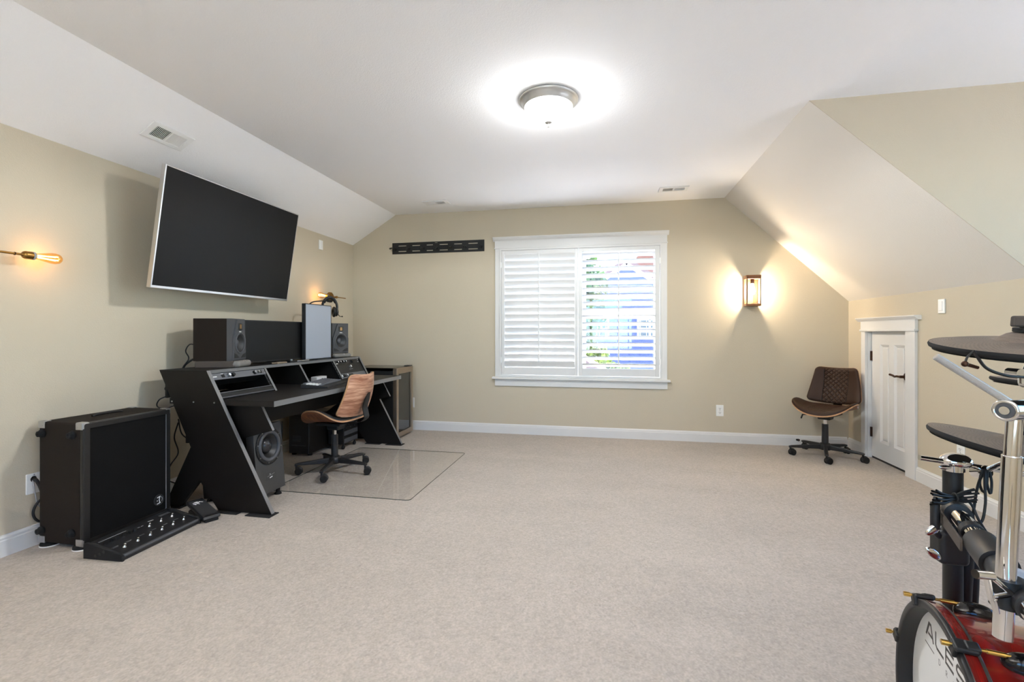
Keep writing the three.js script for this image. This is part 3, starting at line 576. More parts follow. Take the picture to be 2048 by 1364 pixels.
// ------------------------------------------------------------------ studio monitors (loudspeakers) on foam pads
function speaker(label, pos, turn) {
  const w = 0.19, h = 0.285, d = 0.25, t = thing('studio_speaker', label, 'speaker', pos, turn, 'pair of black studio speakers');
  const face = std(C(66, 67, 70), 0.55), cone = std(C(46, 46, 47), 0.5);
  mesh('cabinet', rbx(-d, -0.039, 0, h, -w / 2, w / 2, 0.003), M.tolex, t);
  // front baffle with chamfered upper corners
  const out = [[-w / 2, 0], [w / 2, 0], [w / 2, h], [-w / 2, h]];
  const inn = [[-w / 2 + 0.004, 0.004], [w / 2 - 0.004, 0.004], [w / 2 - 0.004, h * 0.5], [w * 0.2, h - 0.006], [-w * 0.2, h - 0.006], [-w / 2 + 0.004, h * 0.5]];
  mesh('baffle', [prismX(out, -0.04, -0.006, 0, [circlePts(0, 0.118, 0.066, 40)]), prismX(inn, -0.012, 0.004, 0.002, [circlePts(0, 0.118, 0.066, 40)])], face, t);
  mesh('woofer_ring', ring(0.068, 0.006).rotateY(Math.PI / 2).translate(0.004, 0.118, 0), M.greyPlastic, t);
  mesh('woofer', lathe([[0, -0.03], [0.024, -0.026], [0.05, -0.006], [0.056, 0.002], [0.061, 0.004], [0.067, 0.0]], 40).rotateZ(-Math.PI / 2).translate(0.002, 0.118, 0), cone, t);
  mesh('dust_cap', ball(0.026, -0.022, 0.118, 0, [0.55, 1, 1]), M.greyPlastic, t);
  mesh('tweeter', [rbx(0.002, 0.008, 0.209, 0.254, -0.026, 0.026, 0.004)], M.black, t);
  mesh('tweeter_ribbon', [0, 1, 2, 3, 4].map((k) => bx(0.008, 0.0095, 0.217, 0.247, -0.011 + k * 0.005, -0.008 + k * 0.005)), std(C(186, 150, 104), 0.35, 0.8), t);
  mesh('name_badge', bx(0.0042, 0.0052, 0.194, 0.199, -0.015, 0.015), M.white, t);
  for (const s of [-1, 1]) mesh('port', prismX([[s * 0.012, 0.018], [s * 0.082, 0.018], [s * 0.082, 0.05], [s * 0.05, 0.042]].sort((a, b) => 0), 0.003, 0.0055), M.slot, t);
  return t;
}
speaker('black studio speaker beside the wide monitor, nearer the amplifier cabinet', [0.4156, 0.905, 2.2047], 0.314);
speaker('black studio speaker beside the tall portrait screen', [0.412, 0.9, 0.938], -0.314);
function pad(label, pos, turn, hh) {
  const t = thing('speaker_pad', label, 'speaker pad', pos, turn, 'foam pads under the speakers');
  mesh('foam', rbx(-0.24, 0.005, 0, hh, -0.097, 0.097, 0.006), M.foam, t);
  mesh('nose', rbx(-0.02, 0.042, 0.0, hh, -0.097, 0.097, 0.02), std(C(122, 119, 114), 0.85), t);
  mesh('emblem', rod([0.03, hh - 0.008, -0.01], [0.036, hh - 0.004, -0.01], 0.007), M.silver, t);
}
pad('grey foam pad under the speaker nearer the amplifier cabinet', [0.4156, SHELF_T, 2.2047], 0.314, 0.045);
pad('grey foam pad under the speaker by the portrait screen', [0.412, SHELF_T, 0.938], -0.314, 0.04);

// ------------------------------------------------------------------ screens on the riser
{
  const t = thing('computer_monitor', 'wide black computer monitor with dark screen on the desk riser', 'monitor', [0.36, SHELF_T, 1.742]);
  mesh('shell', rbx(-0.045, -0.002, 0.015, 0.327, -0.352, 0.352, 0.006), M.blackPlastic, t);
  mesh('bezel', prismX(rect(-0.352, 0.352, 0.015, 0.327), -0.004, 0.001, 0.001, [rect(-0.346, 0.346, 0.024, 0.321)]), M.black, t);
  mesh('screen', bx(-0.006, -0.001, 0.0235, 0.3215, -0.3465, 0.3465), std(C(6, 6, 7), 0.42, 0, { specularIntensity: 0.45 }), t);
  mesh('stand', [rbx(-0.12, 0.05, 0, 0.008, -0.13, 0.13, 0.003), rbx(-0.075, -0.05, 0.005, 0.16, -0.04, 0.04, 0.004)], M.blackPlastic, t);
}
{
  const t = thing('portrait_monitor', 'tall upright monitor with pale blue grey screen beside the black monitor', 'monitor', [0.401, SHELF_T, 1.268]);
  mesh('shell', rbx(-0.035, -0.003, 0.004, 0.485, -0.192, 0.192, 0.004), M.blackPlastic, t);
  mesh('bezel', prismX(rect(-0.192, 0.192, 0.004, 0.485), -0.004, 0.001, 0.001, [rect(-0.187, 0.187, 0.01, 0.48)]), M.black, t);
  mesh('screen', bx(-0.005, -0.001, 0.0095, 0.4805, -0.1875, 0.1875), std(C(160, 167, 178), 0.35), t);
  mesh('stand', [rbx(-0.1, 0.05, 0, 0.006, -0.11, 0.09, 0.002), rbx(-0.07, -0.045, 0.004, 0.2, -0.03, 0.03, 0.004)], M.blackPlastic, t);
}
{
  const t = thing('monitor_controller', 'small black controller box lying before the wide monitor', 'controller', [0.445, SHELF_T, 1.7]);
  mesh('case', rbx(-0.02, 0.02, 0, 0.016, -0.035, 0.035, 0.004), M.black, t); mesh('dial', rod([0, 0.016, 0.0], [0, 0.024, 0], 0.011), M.satin, t);
  const p = thing('pen', 'slim silver pen lying on the riser before the portrait screen', 'pen', [0.45, SHELF_T, 1.56]);
  mesh('barrel', rod([0, 0.006, 0.08], [0.004, 0.006, -0.07], 0.006), M.silver, p); mesh('tip', rod([0.004, 0.006, -0.07], [0.0045, 0.006, -0.085], 0.006, 0.002), M.black, p);
  const q = thing('flat_case', 'small tan case lying flat on the riser before the wide monitor', 'case', [0.44, SHELF_T, 1.83], 0.05);
  mesh('cover', rbx(-0.025, 0.025, 0, 0.01, -0.06, 0.06, 0.004), std(C(150, 132, 108), 0.6), q); mesh('snap', rod([0, 0.01, 0], [0, 0.0115, 0], 0.006), M.silver, q);
}

// ------------------------------------------------------------------ headphones on a stand
{
  const s = thing('headphone_stand', 'thin black headphone stand behind the portrait screen', 'stand', [0.215, SHELF_T, 1.2]);
  mesh('base', rod([0, 0, 0], [0, 0.01, 0], 0.045, 0.043, 24), M.black, s); mesh('pole', tube([[0, 0.008, 0], [0, 0.3, 0], [0.03, 0.5, -0.03], [0.08, 0.53, -0.12], [0.1, 0.535, -0.2]], 0.006), M.black, s); mesh('cradle', rod([0.1, 0.537, -0.2], [0.1, 0.537, -0.26], 0.012), M.black, s);
  const t = thing('headphones', 'black over-ear headset with mic boom hanging above the portrait screen', 'headphones', [0.315, 1.265, 0.965], 0.85);
  const arc = []; for (let i = 0; i <= 14; i++) { const a = Math.PI * (1.04 - 1.08 * i / 14); arc.push([0.068 * Math.cos(a), 0.07 + 0.1 * Math.sin(a), 0]); }
  mesh('headband', new THREE.TubeGeometry(new THREE.CatmullRomCurve3(arc.map((p) => V(...p))), 40, 0.011, 10).scale(1, 1, 1.5), M.blackPlastic, t);
  mesh('band_pad', new THREE.TubeGeometry(new THREE.CatmullRomCurve3(arc.slice(3, 12).map(([x, y]) => V(x * 0.9, y - 0.012, 0))), 30, 0.009, 8).scale(1, 1, 1.4), M.rubber, t);
  for (const sd of [-1, 1]) { const e = mesh('ear_cup', [lathe([[0, 0], [0.034, 0], [0.042, 0.006], [0.042, 0.018], [0.03, 0.028], [0, 0.03]], 28).scale(1, 1, 1.15).rotateZ(-sd * Math.PI / 2).translate(sd * 0.045, 0.03, 0)], M.blackPlastic, t); mesh('ear_pad', new THREE.TorusGeometry(0.03, 0.013, 10, 28).scale(1, 1.2, 1).rotateY(Math.PI / 2).translate(sd * 0.038, 0.03, 0), M.leatherBlack, e); mesh('yoke', rod([sd * 0.07, 0.03, 0], [sd * 0.07, 0.08, 0], 0.006), M.greyPlastic, e); }
  mesh('mic_boom', [tube([[0.072, 0.012, 0.01], [0.085, -0.012, 0.03], [0.1, -0.014, 0.05]], 0.003), ball(0.007, 0.1, -0.014, 0.052)], M.black, t);
}

// ------------------------------------------------------------------ keyboard and small box on the worktop
{
  const t = thing('computer_keyboard', 'black keyboard with grey and white keys on the worktop', 'keyboard', [0.715, DESK_T, 1.655], 0.2);
  mesh('case', prism([[-0.1, 0], [0.1, 0], [0.1, 0.012], [-0.1, 0.03]], -0.215, 0.215, 0.003), M.blackPlastic, t);
  const keys = [], lit = [];
  for (let i = 0; i < 6; i++) for (let j = 0; j < 19; j++) { const x = -0.078 + i * 0.024, y = 0.0125 + (0.1 - x) * 0.09 + 0.004, g = rbox(0.019, 0.009, 0.0175, 0.002, x, y, 0.197 - j * 0.0218, 1); (j < 3 && i > 0 && i < 5 ? lit : keys).push(g); }
  tag(mesh('keys', keys, std(C(96, 98, 104), 0.5), t), null, null, null, 'stuff'); tag(mesh('light_keys', lit, M.white, t), 'white key block', null, null, 'stuff');
  const b = thing('audio_interface', 'small white desktop box at the back of the worktop', 'interface', [0.47, DESK_T, 1.37]);
  mesh('case', rbx(-0.03, 0.03, 0, 0.04, -0.07, 0.07, 0.004), std(C(206, 208, 210), 0.4), b); mesh('jack', rod([0.03, 0.02, 0], [0.032, 0.02, 0], 0.006), M.slot, b);
}

// ------------------------------------------------------------------ subwoofer
{
  const t = thing('subwoofer', 'black floor subwoofer with large round driver standing under the desk end', 'subwoofer', [0.735, 0, 2.29]);
  t.rotation.z = 0.0;
  const lean = new THREE.Matrix4().makeRotationZ(0.085).setPosition(0, 0.05, 0), put = (g) => g.applyMatrix4(lean), face = std(C(62, 62, 62), 0.45);
  mesh('cabinet', put(rbx(-0.4, -0.05, 0, 0.44, -0.13, 0.13, 0.004)), M.blackLam, t);
  mesh('baffle', put(prismX(rect(-0.13, 0.13, 0, 0.44), -0.052, 0.004, 0.002, [circlePts(0, 0.3, 0.1, 56)])), face, t);
  mesh('driver_frame', put(lathe([[0.1, 0.001], [0.118, 0.001], [0.12, 0.005], [0.116, 0.008], [0.104, 0.009], [0.1, 0.004]], 56).rotateZ(-Math.PI / 2).translate(0.004, 0.3, 0)), M.black, t);
  mesh('surround', put(ring(0.09, 0.013, 56).rotateY(Math.PI / 2).translate(0.008, 0.3, 0)), M.greyPlastic, t);
  mesh('cone', put(lathe([[0.045, -0.03], [0.08, 0.003], [0.09, 0.006]], 48).rotateZ(-Math.PI / 2).translate(0.004, 0.3, 0)), M.blackPlastic, t);
  mesh('cone_recess', put(rod([-0.049, 0.3, 0], [-0.047, 0.3, 0], 0.1)), M.black, t);
  mesh('dust_cap', put(ball(0.05, -0.022, 0.3, 0, [0.62, 1, 1])), std(C(40, 40, 42), 0.16), t);
  const sc = []; for (let k = 0; k < 8; k++) { const a = k * Math.PI / 4 + 0.2; sc.push(rod([0.012, 0.3 + 0.109 * Math.sin(a), 0.109 * Math.cos(a)], [0.014, 0.3 + 0.109 * Math.sin(a), 0.109 * Math.cos(a)], 0.004, 0.004, 8)); }
  mesh('frame_screw', put(join(sc)), M.satin, t);
  const em = canvasTex(256, 128, (c, w, h) => { c.fillStyle = '#3a3a3a'; c.fillRect(0, 0, w, h); c.strokeStyle = '#cfcfcf'; c.lineWidth = 3; c.beginPath(); c.moveTo(40, 66); c.lineTo(216, 40); c.stroke(); c.fillStyle = '#f2f2f2'; c.save(); c.translate(128, 92); c.rotate(-0.15); c.fillRect(-34, -9, 68, 16); c.restore(); c.fillStyle = '#bdbdbd'; c.beginPath(); c.moveTo(108, 20); c.lineTo(124, 44); c.lineTo(92, 44); c.fill(); });
  mesh('logo_plate', put(new THREE.PlaneGeometry(0.1, 0.05).rotateY(Math.PI / 2).translate(0.0048, 0.105, 0)), std(0xffffff, 0.45, 0, { map: em }), t);
  for (const [x, z] of [[-0.03, -0.1], [-0.03, 0.1], [-0.37, -0.1], [-0.37, 0.1]]) mesh('foot', lathe([[0, 0], [0.024, 0], [0.022, 0.008], [0.014, 0.014], [0.014, 0.05 + x * 0.085 + 0.001], [0, 0.05 + x * 0.085 + 0.001]], 20).translate(x, 0, z), M.rubber, t);
}

// ------------------------------------------------------------------ computer tower and floor rack gear under the desk
{
  const t = thing('computer_tower', 'black computer tower on the carpet under the desk', 'computer', [0.215, 0, 1.06]);
  mesh('case', rbx(-0.1, 0.1, 0.02, 0.36, -0.22, 0.22, 0.004), M.blackLam, t);
  mesh('front_panel', rbx(-0.098, 0.098, 0.022, 0.358, 0.22, 0.228, 0.003), M.blackPlastic, t);
  mesh('vent_row', [0, 1, 2, 3].map((k) => bx(-0.06, 0.02, 0.13 + k * 0.014, 0.134 + k * 0.014, 0.228, 0.2295)), M.greyPlastic, t);
  mesh('disc_slot', bx(-0.07, 0.07, 0.09, 0.095, 0.228, 0.23), M.greyPlastic, t);
  for (const [x, z] of [[-0.08, -0.18], [-0.08, 0.18], [0.08, -0.18], [0.08, 0.18]]) mesh('foot', rod([x, 0, z], [x, 0.022, z], 0.02, 0.018), M.rubber, t);
  const r = thing('floor_rack', 'dark rack of audio gear on the carpet beside the far desk leg', 'rack gear', [0.43, 0, 0.9]);
  mesh('case', rbx(-0.1, 0.06, 0.05, 0.34, -0.14, 0.12, 0.004), M.black, r);
  mesh('panel', [rbx(0.06, 0.064, 0.06, 0.1, -0.13, 0.11, 0.001), rbx(0.06, 0.064, 0.13, 0.17, -0.13, 0.11, 0.001)], M.greyPlastic, r);
  for (let k = 0; k < 6; k++) mesh('knob', rod([0.064, 0.2 + (k % 2) * 0.03, 0.08 - k * 0.035], [0.072, 0.2 + (k % 2) * 0.03, 0.08 - k * 0.035], 0.007), M.satin, r);
  for (const [x, z] of [[-0.08, -0.11], [-0.08, 0.09], [0.04, -0.11], [0.04, 0.09]]) mesh('caster', [rod([x - 0.008, 0.018, z], [x + 0.008, 0.018, z], 0.018), rod([x, 0.02, z], [x, 0.052, z], 0.006)], M.rubber, r);
}
{ // drink can on the carpet behind the desk leg
  const t = thing('drink_can', 'white and red can on the carpet behind the desk panel', 'can', [0.3, 0, 2.33]);
  mesh('body', lathe([[0, 0], [0.026, 0.0], [0.031, 0.008], [0.031, 0.105], [0.026, 0.117], [0.024, 0.117], [0, 0.114]], 32), M.white, t);
  mesh('red_band', rod([0, 0.006, 0], [0, 0.038, 0], 0.0316, 0.0316, 32), std(C(176, 44, 40), 0.4), t); mesh('black_mark', rod([0, 0.06, 0], [0, 0.088, 0], 0.0314, 0.0314, 32), M.black, t); mesh('rim', ring(0.0255, 0.0015).rotateX(Math.PI / 2).translate(0, 0.117, 0), M.silver, t);
}

// ------------------------------------------------------------------ glass door fridge
{
  const t = thing('beverage_fridge', 'low beverage fridge with steel framed glass door beside the desk', 'fridge', [0, 0, 0]);
  const steel = std(C(176, 160, 142), 0.36, 0.9), x0 = 0.3, x1 = 0.765, z0 = 0.155, z1 = 0.56, hh = 0.735;
  mesh('cabinet', [rbx(x0, x1, 0.02, hh, z0, z0 + 0.02, 0.003), rbx(x0, x1, 0.02, hh, z1 - 0.02, z1, 0.003), rbx(x0, x0 + 0.02, 0.02, hh, z0, z1, 0.003), bx(x0, x1, 0.02, 0.05, z0, z1), bx(x0, x1, hh - 0.03, hh - 0.004, z0, z1)], M.black, t);
  mesh('top', rbx(x0, x1 + 0.01, hh - 0.006, hh, z0, z1, 0.002), std(C(52, 46, 40), 0.22), t);
  const d = mesh('door', prismX(rect(z0, z1, 0.022, hh - 0.004), x1 + 0.004, x1 + 0.045, 0.002, [rect(z0 + 0.04, z1 - 0.042, 0.068, hh - 0.06)]), steel, t);
  const dark = new THREE.MeshPhysicalMaterial({ color: C(120, 112, 104), roughness: 0.02, transmission: 1, thickness: 0, ior: 1.9 });
  mesh('glass', bx(x1 + 0.028, x1 + 0.032, 0.066, hh - 0.058, z0 + 0.038, z1 - 0.04), dark, d);
  for (const y of [0.18, 0.33, 0.48, 0.62]) { const g = [rod([x1 - 0.01, y, z0 + 0.022], [x1 - 0.01, y, z1 - 0.022], 0.004, 0.004, 8)]; for (let k = 0; k < 9; k++) g.push(rod([x0 + 0.03, y, z0 + 0.04 + k * 0.04], [x1 - 0.01, y, z0 + 0.04 + k * 0.04], 0.002, 0.002, 6)); mesh('shelf', g, M.satin, t); }
  mesh('hinge_cover', rbx(x1 - 0.02, x1 + 0.04, hh, hh + 0.008, z0 + 0.005, z0 + 0.09, 0.002), M.black, t);
  mesh('plinth', bx(x0 + 0.02, x1 - 0.01, 0, 0.022, z0 + 0.02, z1 - 0.02), M.rubber, t);
}

// ------------------------------------------------------------------ cables between desk and wall
{
  const cab = (label, pts, r = 0.004) => tag(mesh('cable', tube(pts, r), M.cable), label, 'cable', 'cables behind the desk');
  cab('black cable arching from the back of the speaker down behind the riser', [[0.16, 1.0, 2.28], [0.1, 1.015, 2.29], [0.075, 0.97, 2.3], [0.1, 0.92, 2.3], [0.07, 0.85, 2.32], [0.06, 0.6, 2.32]]);
  cab('bundled black cable drooping beside the riser shelf', [[0.15, 0.93, 2.27], [0.1, 0.9, 2.29], [0.07, 0.86, 2.31], [0.09, 0.75, 2.32], [0.08, 0.55, 2.3]], 0.007);
  cab('thin black cable loop sticking out behind the desk panel', [[0.12, 0.78, 2.42], [0.06, 0.73, 2.44], [0.09, 0.69, 2.44], [0.05, 0.66, 2.47], [0.03, 0.62, 2.47], [0.06, 0.6, 2.46], [0.16, 0.63, 2.42]]);
  cab('black cable hanging in a long loop behind the amplifier cabinet side', [[0.12, 0.5, 2.4], [0.09, 0.4, 2.4], [0.12, 0.3, 2.4], [0.08, 0.22, 2.42], [0.07, 0.14, 2.44], [0.14, 0.1, 2.42]]);
  cab('black cable crossing behind the desk leg', [[0.1, 0.52, 2.38], [0.13, 0.42, 2.38], [0.2, 0.36, 2.36], [0.22, 0.28, 2.34]]);
  cab('black cable trailing on the carpet by the desk back foot', [[0.2, 0.01, 2.44], [0.3, 0.006, 2.5], [0.37, 0.006, 2.45], [0.36, 0.012, 2.38], [0.3, 0.03, 2.3]]);
  cab('black cable hanging beside the computer tower', [[0.4, 0.4, 1.75], [0.42, 0.25, 1.78], [0.44, 0.1, 1.82], [0.4, 0.008, 1.86], [0.34, 0.006, 1.8]], 0.005);
}

// ------------------------------------------------------------------ amplifier cabinet
{
  const x0 = 0.046, x1 = 0.328, z0 = 2.65, z1 = 3.132, b = 0.022, hh = 0.64, t = thing('amplifier_cabinet', 'black guitar speaker cabinet with metal corners standing against the wall', 'amplifier');
  mesh('body', rbx(x0, x1 - 0.012, b, hh, z0, z1, 0.012), M.tolex, t);
  mesh('front_rim', prismX(roundRect(z0, z1, b, hh, 0.014), x1 - 0.02, x1 + 0.004, 0.006, [rect(z0 + 0.022, z1 - 0.026, b + 0.024, hh - 0.024)]), M.leatherBlack, t);
  mesh('grille_cloth', metric(bx(x1 - 0.014, x1 - 0.004, b + 0.02, hh - 0.02, z0 + 0.018, z1 - 0.022), 0.1), M.grille, t);
  mesh('piping', [rod([x1 - 0.002, b + 0.026, z0 + 0.024], [x1 - 0.002, hh - 0.026, z0 + 0.024], 0.0025), rod([x1 - 0.002, hh - 0.026, z0 + 0.024], [x1 - 0.002, hh - 0.026, z1 - 0.028], 0.0015)], M.grey, t);
  const em = canvasTex(256, 256, (c) => {
    c.fillStyle = '#141414'; c.fillRect(0, 0, 256, 256); c.strokeStyle = '#4a4a4a'; c.lineWidth = 6; c.beginPath(); c.arc(128, 128, 116, 0, 7); c.stroke();
    c.strokeStyle = '#f4f4f2'; c.lineWidth = 22; c.lineJoin = 'round'; c.beginPath(); c.moveTo(78, 66); c.lineTo(160, 50); c.quadraticCurveTo(112, 128, 160, 206); c.lineTo(74, 222); c.stroke();
    c.fillStyle = '#f4f4f2'; c.beginPath(); c.arc(84, 142, 14, 0, 7); c.fill(); c.lineWidth = 10; c.strokeStyle = '#d8d8d6'; c.beginPath(); c.arc(128, 128, 88, -0.75, 0.6); c.stroke();
  });
  mesh('emblem', new THREE.CircleGeometry(0.03, 36).rotateY(Math.PI / 2).translate(x1 - 0.0025, 0.115, z0 + 0.07), std(0xffffff, 0.4, 0, { map: em }), t);
  mesh('emblem_rim', ring(0.03, 0.0022).rotateY(Math.PI / 2).translate(x1 - 0.003, 0.115, z0 + 0.07), M.blackPlastic, t);
  for (const [cx, sx] of [[x0, 1], [x1, -1]]) for (const [cy, sy] of [[b, 1], [hh, -1]]) for (const [cz, sz] of [[z0, 1], [z1, -1]]) {
    const g = [rbx(Math.min(cx, cx + sx * 0.042), Math.max(cx, cx + sx * 0.042), cy - 0.0025, cy + 0.0025, Math.min(cz, cz + sz * 0.03), Math.max(cz, cz + sz * 0.03), 0.002), rbx(Math.min(cx, cx + sx * 0.042), Math.max(cx, cx + sx * 0.042), Math.min(cy, cy + sy * 0.034), Math.max(cy, cy + sy * 0.034), cz - 0.0025, cz + 0.0025, 0.002), rbx(cx - 0.0035, cx + 0.0035, Math.min(cy, cy + sy * 0.03), Math.max(cy, cy + sy * 0.03), Math.min(cz, cz + sz * 0.03), Math.max(cz, cz + sz * 0.03), 0.002), ball(0.012, cx + sx * 0.009, cy + sy * 0.009, cz + sz * 0.009), rod([cx + sx * 0.03, cy + sy * 0.02, cz - sz * 0.001], [cx + sx * 0.03, cy + sy * 0.02, cz - sz * 0.005], 0.004)];
    mesh('corner_guard', g, M.silver, t);
  }
  for (const [x, y] of [[0.075, 0.58], [0.268, 0.58], [0.07, 0.085], [0.262, 0.085]]) mesh('rubber_foot', lathe([[0, 0], [0.022, 0], [0.021, 0.009], [0.014, 0.013], [0.0145, 0.023], [0.006, 0.024], [0.005, 0.018], [0, 0.018]], 24).rotateX(Math.PI / 2).translate(x, y, z1), M.rubber, t);
  for (const [x, z] of [[0.08, z1 - 0.03], [0.29, z1 - 0.03], [0.08, z0 + 0.05], [0.29, z0 + 0.05]]) { const s = mesh('glide', lathe([[0, 0.006], [0.042, 0.006], [0.04, 0.016], [0.03, b + 0.001], [0, b + 0.001]], 32).translate(x, 0, z), M.rubber, t); mesh('glide_base', rod([x, 0, z], [x, 0.006, z], 0.043, 0.043, 32), M.white, s); }
  mesh('top_handle', [tube([[0.16, hh, 2.8], [0.16, hh + 0.006, 2.82], [0.16, hh + 0.006, 2.94], [0.16, hh, 2.96]], 0.007)], M.leatherBlack, t);
}

// ------------------------------------------------------------------ foot controller
{
  const t = thing('foot_controller', 'long black floor pedalboard with chrome footswitches before the cabinet', 'pedalboard', [0.51, 0, 2.955], 0.045);
  const L = 0.47, prof = [[-0.1, 0], [0.105, 0], [0.105, 0.02], [0.098, 0.03], [-0.07, 0.068], [-0.1, 0.068]];
  mesh('body', prism(prof, -L / 2 + 0.012, L / 2 - 0.012, 0.003), M.blackPlastic, t);
  for (const s of [-1, 1]) mesh('end_cheek', prism([[-0.106, 0], [0.112, 0], [0.112, 0.022], [0.1, 0.036], [-0.06, 0.075], [-0.09, 0.078], [-0.106, 0.07]], s > 0 ? L / 2 - 0.016 : -L / 2, s > 0 ? L / 2 : -L / 2 + 0.016, 0.004), M.rubber, t);
  mesh('cheek_mark', [[-0.01, 0.03], [-0.035, 0.02], [0.012, 0.042]].map(([x, y]) => rod([x, y, L / 2], [x, y, L / 2 + 0.001], 0.008, 0.008, 14)), M.slot, t);
  mesh('front_bar', rod([0.103, 0.022, -L / 2 + 0.016], [0.103, 0.022, L / 2 - 0.016], 0.008), M.greyPlastic, t);
  const top = (x) => 0.03 + (0.098 - x) * (0.038 / 0.168);
  const sw = (x, z) => { const y = top(x); const s = mesh('footswitch', lathe([[0, 0], [0.012, 0], [0.012, 0.003], [0.0085, 0.004], [0.0085, 0.012], [0.005, 0.013], [0.005, 0.02], [0.0075, 0.022], [0.0075, 0.026], [0, 0.028]], 20), M.chrome, t); s.position.set(x, y, z); s.rotation.z = -0.22; s.scale.setScalar(0.72); };
  for (let k = 0; k < 6; k++) sw(0.055, 0.17 - k * 0.069);
  for (let k = 0; k < 3; k++) sw(-0.015, -0.03 - k * 0.07);
  for (let k = 0; k < 6; k++) { const x = -0.03, n = mesh('knob', rod([0, 0, 0], [0, 0.014, 0], 0.009, 0.008), M.black, t); n.position.set(x, top(x), 0.19 - k * 0.03); n.rotation.z = -0.22; }
  mesh('display', [[0.055, 0.205, 0.05], [0.055, 0.14, 0.045]].map(([a, c, d]) => box(0.012, 0.002, 0.026, a - 0.028, top(a - 0.028) + 0.0005, c - 0.01).rotateX(0)), M.greyPlastic, t);
  mesh('label_strip', [0.185, 0.116, 0.047, -0.022, -0.091, -0.16].map((z) => rbox(0.007, 0.002, 0.026, 0.0008, 0.024, top(0.024) + 0.0005, z + 0.004)), M.greyPlastic, t);
  mesh('marking', [bx(-0.062, -0.058, top(-0.06), top(-0.06) + 0.001, 0.06, 0.2), ...[0.02, 0.0, -0.02].map((z) => bx(-0.045, -0.04, top(-0.043), top(-0.043) + 0.001, z, z + 0.012)), bx(-0.06, -0.05, top(-0.055), top(-0.055) + 0.001, -0.09, -0.06)], M.grey, t);
  mesh('name_badge', rbox(0.02, 0.003, 0.062, 0.0014, -0.06, top(-0.06) + 0.001, -0.165), M.silver, t);
}

// ------------------------------------------------------------------ expression pedal
{
  const t = thing('expression_pedal', 'black expression pedal with white emblem on its rubber treadle', 'pedal', [0.545, 0, 2.635], -0.42);
  // local x from heel to toe along -x
  mesh('base', prism([[-0.115, 0], [0.12, 0], [0.12, 0.02], [0.0, 0.028], [-0.1, 0.03], [-0.115, 0.02]], -0.036, 0.036, 0.004), M.black, t);
  const tr = mesh('treadle', prism([[-0.125, 0.058], [-0.12, 0.075], [0.118, 0.034], [0.124, 0.022], [0.118, 0.016], [-0.105, 0.054]], -0.046, 0.046, 0.005), M.blackPlastic, t);
  mesh('treadle_support', [bx(-0.06, 0.02, 0.02, 0.045, -0.03, 0.03)], M.black, t);
  const em = canvasTex(256, 512, (c) => { c.fillStyle = '#2c2c2d'; c.fillRect(0, 0, 256, 512); c.fillStyle = '#f4f4f2'; c.beginPath(); c.moveTo(40, 60); c.quadraticCurveTo(100, 20, 150, 34); c.lineTo(124, 76); c.closePath(); c.fill(); c.lineWidth = 18; c.strokeStyle = '#f4f4f2'; c.beginPath(); c.moveTo(40, 96); c.lineTo(110, 96); c.lineTo(170, 48); c.lineTo(216, 84); c.moveTo(58, 96); c.lineTo(78, 128); c.moveTo(120, 96); c.lineTo(140, 124); c.stroke(); });
  const slope = Math.atan2(0.041, 0.238);
  mesh('tread_rubber', new THREE.PlaneGeometry(0.08, 0.2).rotateX(-Math.PI / 2).rotateY(Math.PI / 2).rotateZ(-slope).translate(-0.003, 0.0557, 0), std(0xffffff, 0.8, 0, { map: em }), tr);
  mesh('jack', rod([-0.02, 0.014, 0.036], [-0.02, 0.014, 0.05], 0.007), M.chrome, t);
}

// ------------------------------------------------------------------ office chairs
const quilt = (u, v) => { const a = Math.abs(((u + v) % 1 + 1) % 1 - 0.5) * 2, b = Math.abs(((u - v) % 1 + 1) % 1 - 0.5) * 2; return 1 - Math.pow(Math.max(a, b), 5); };
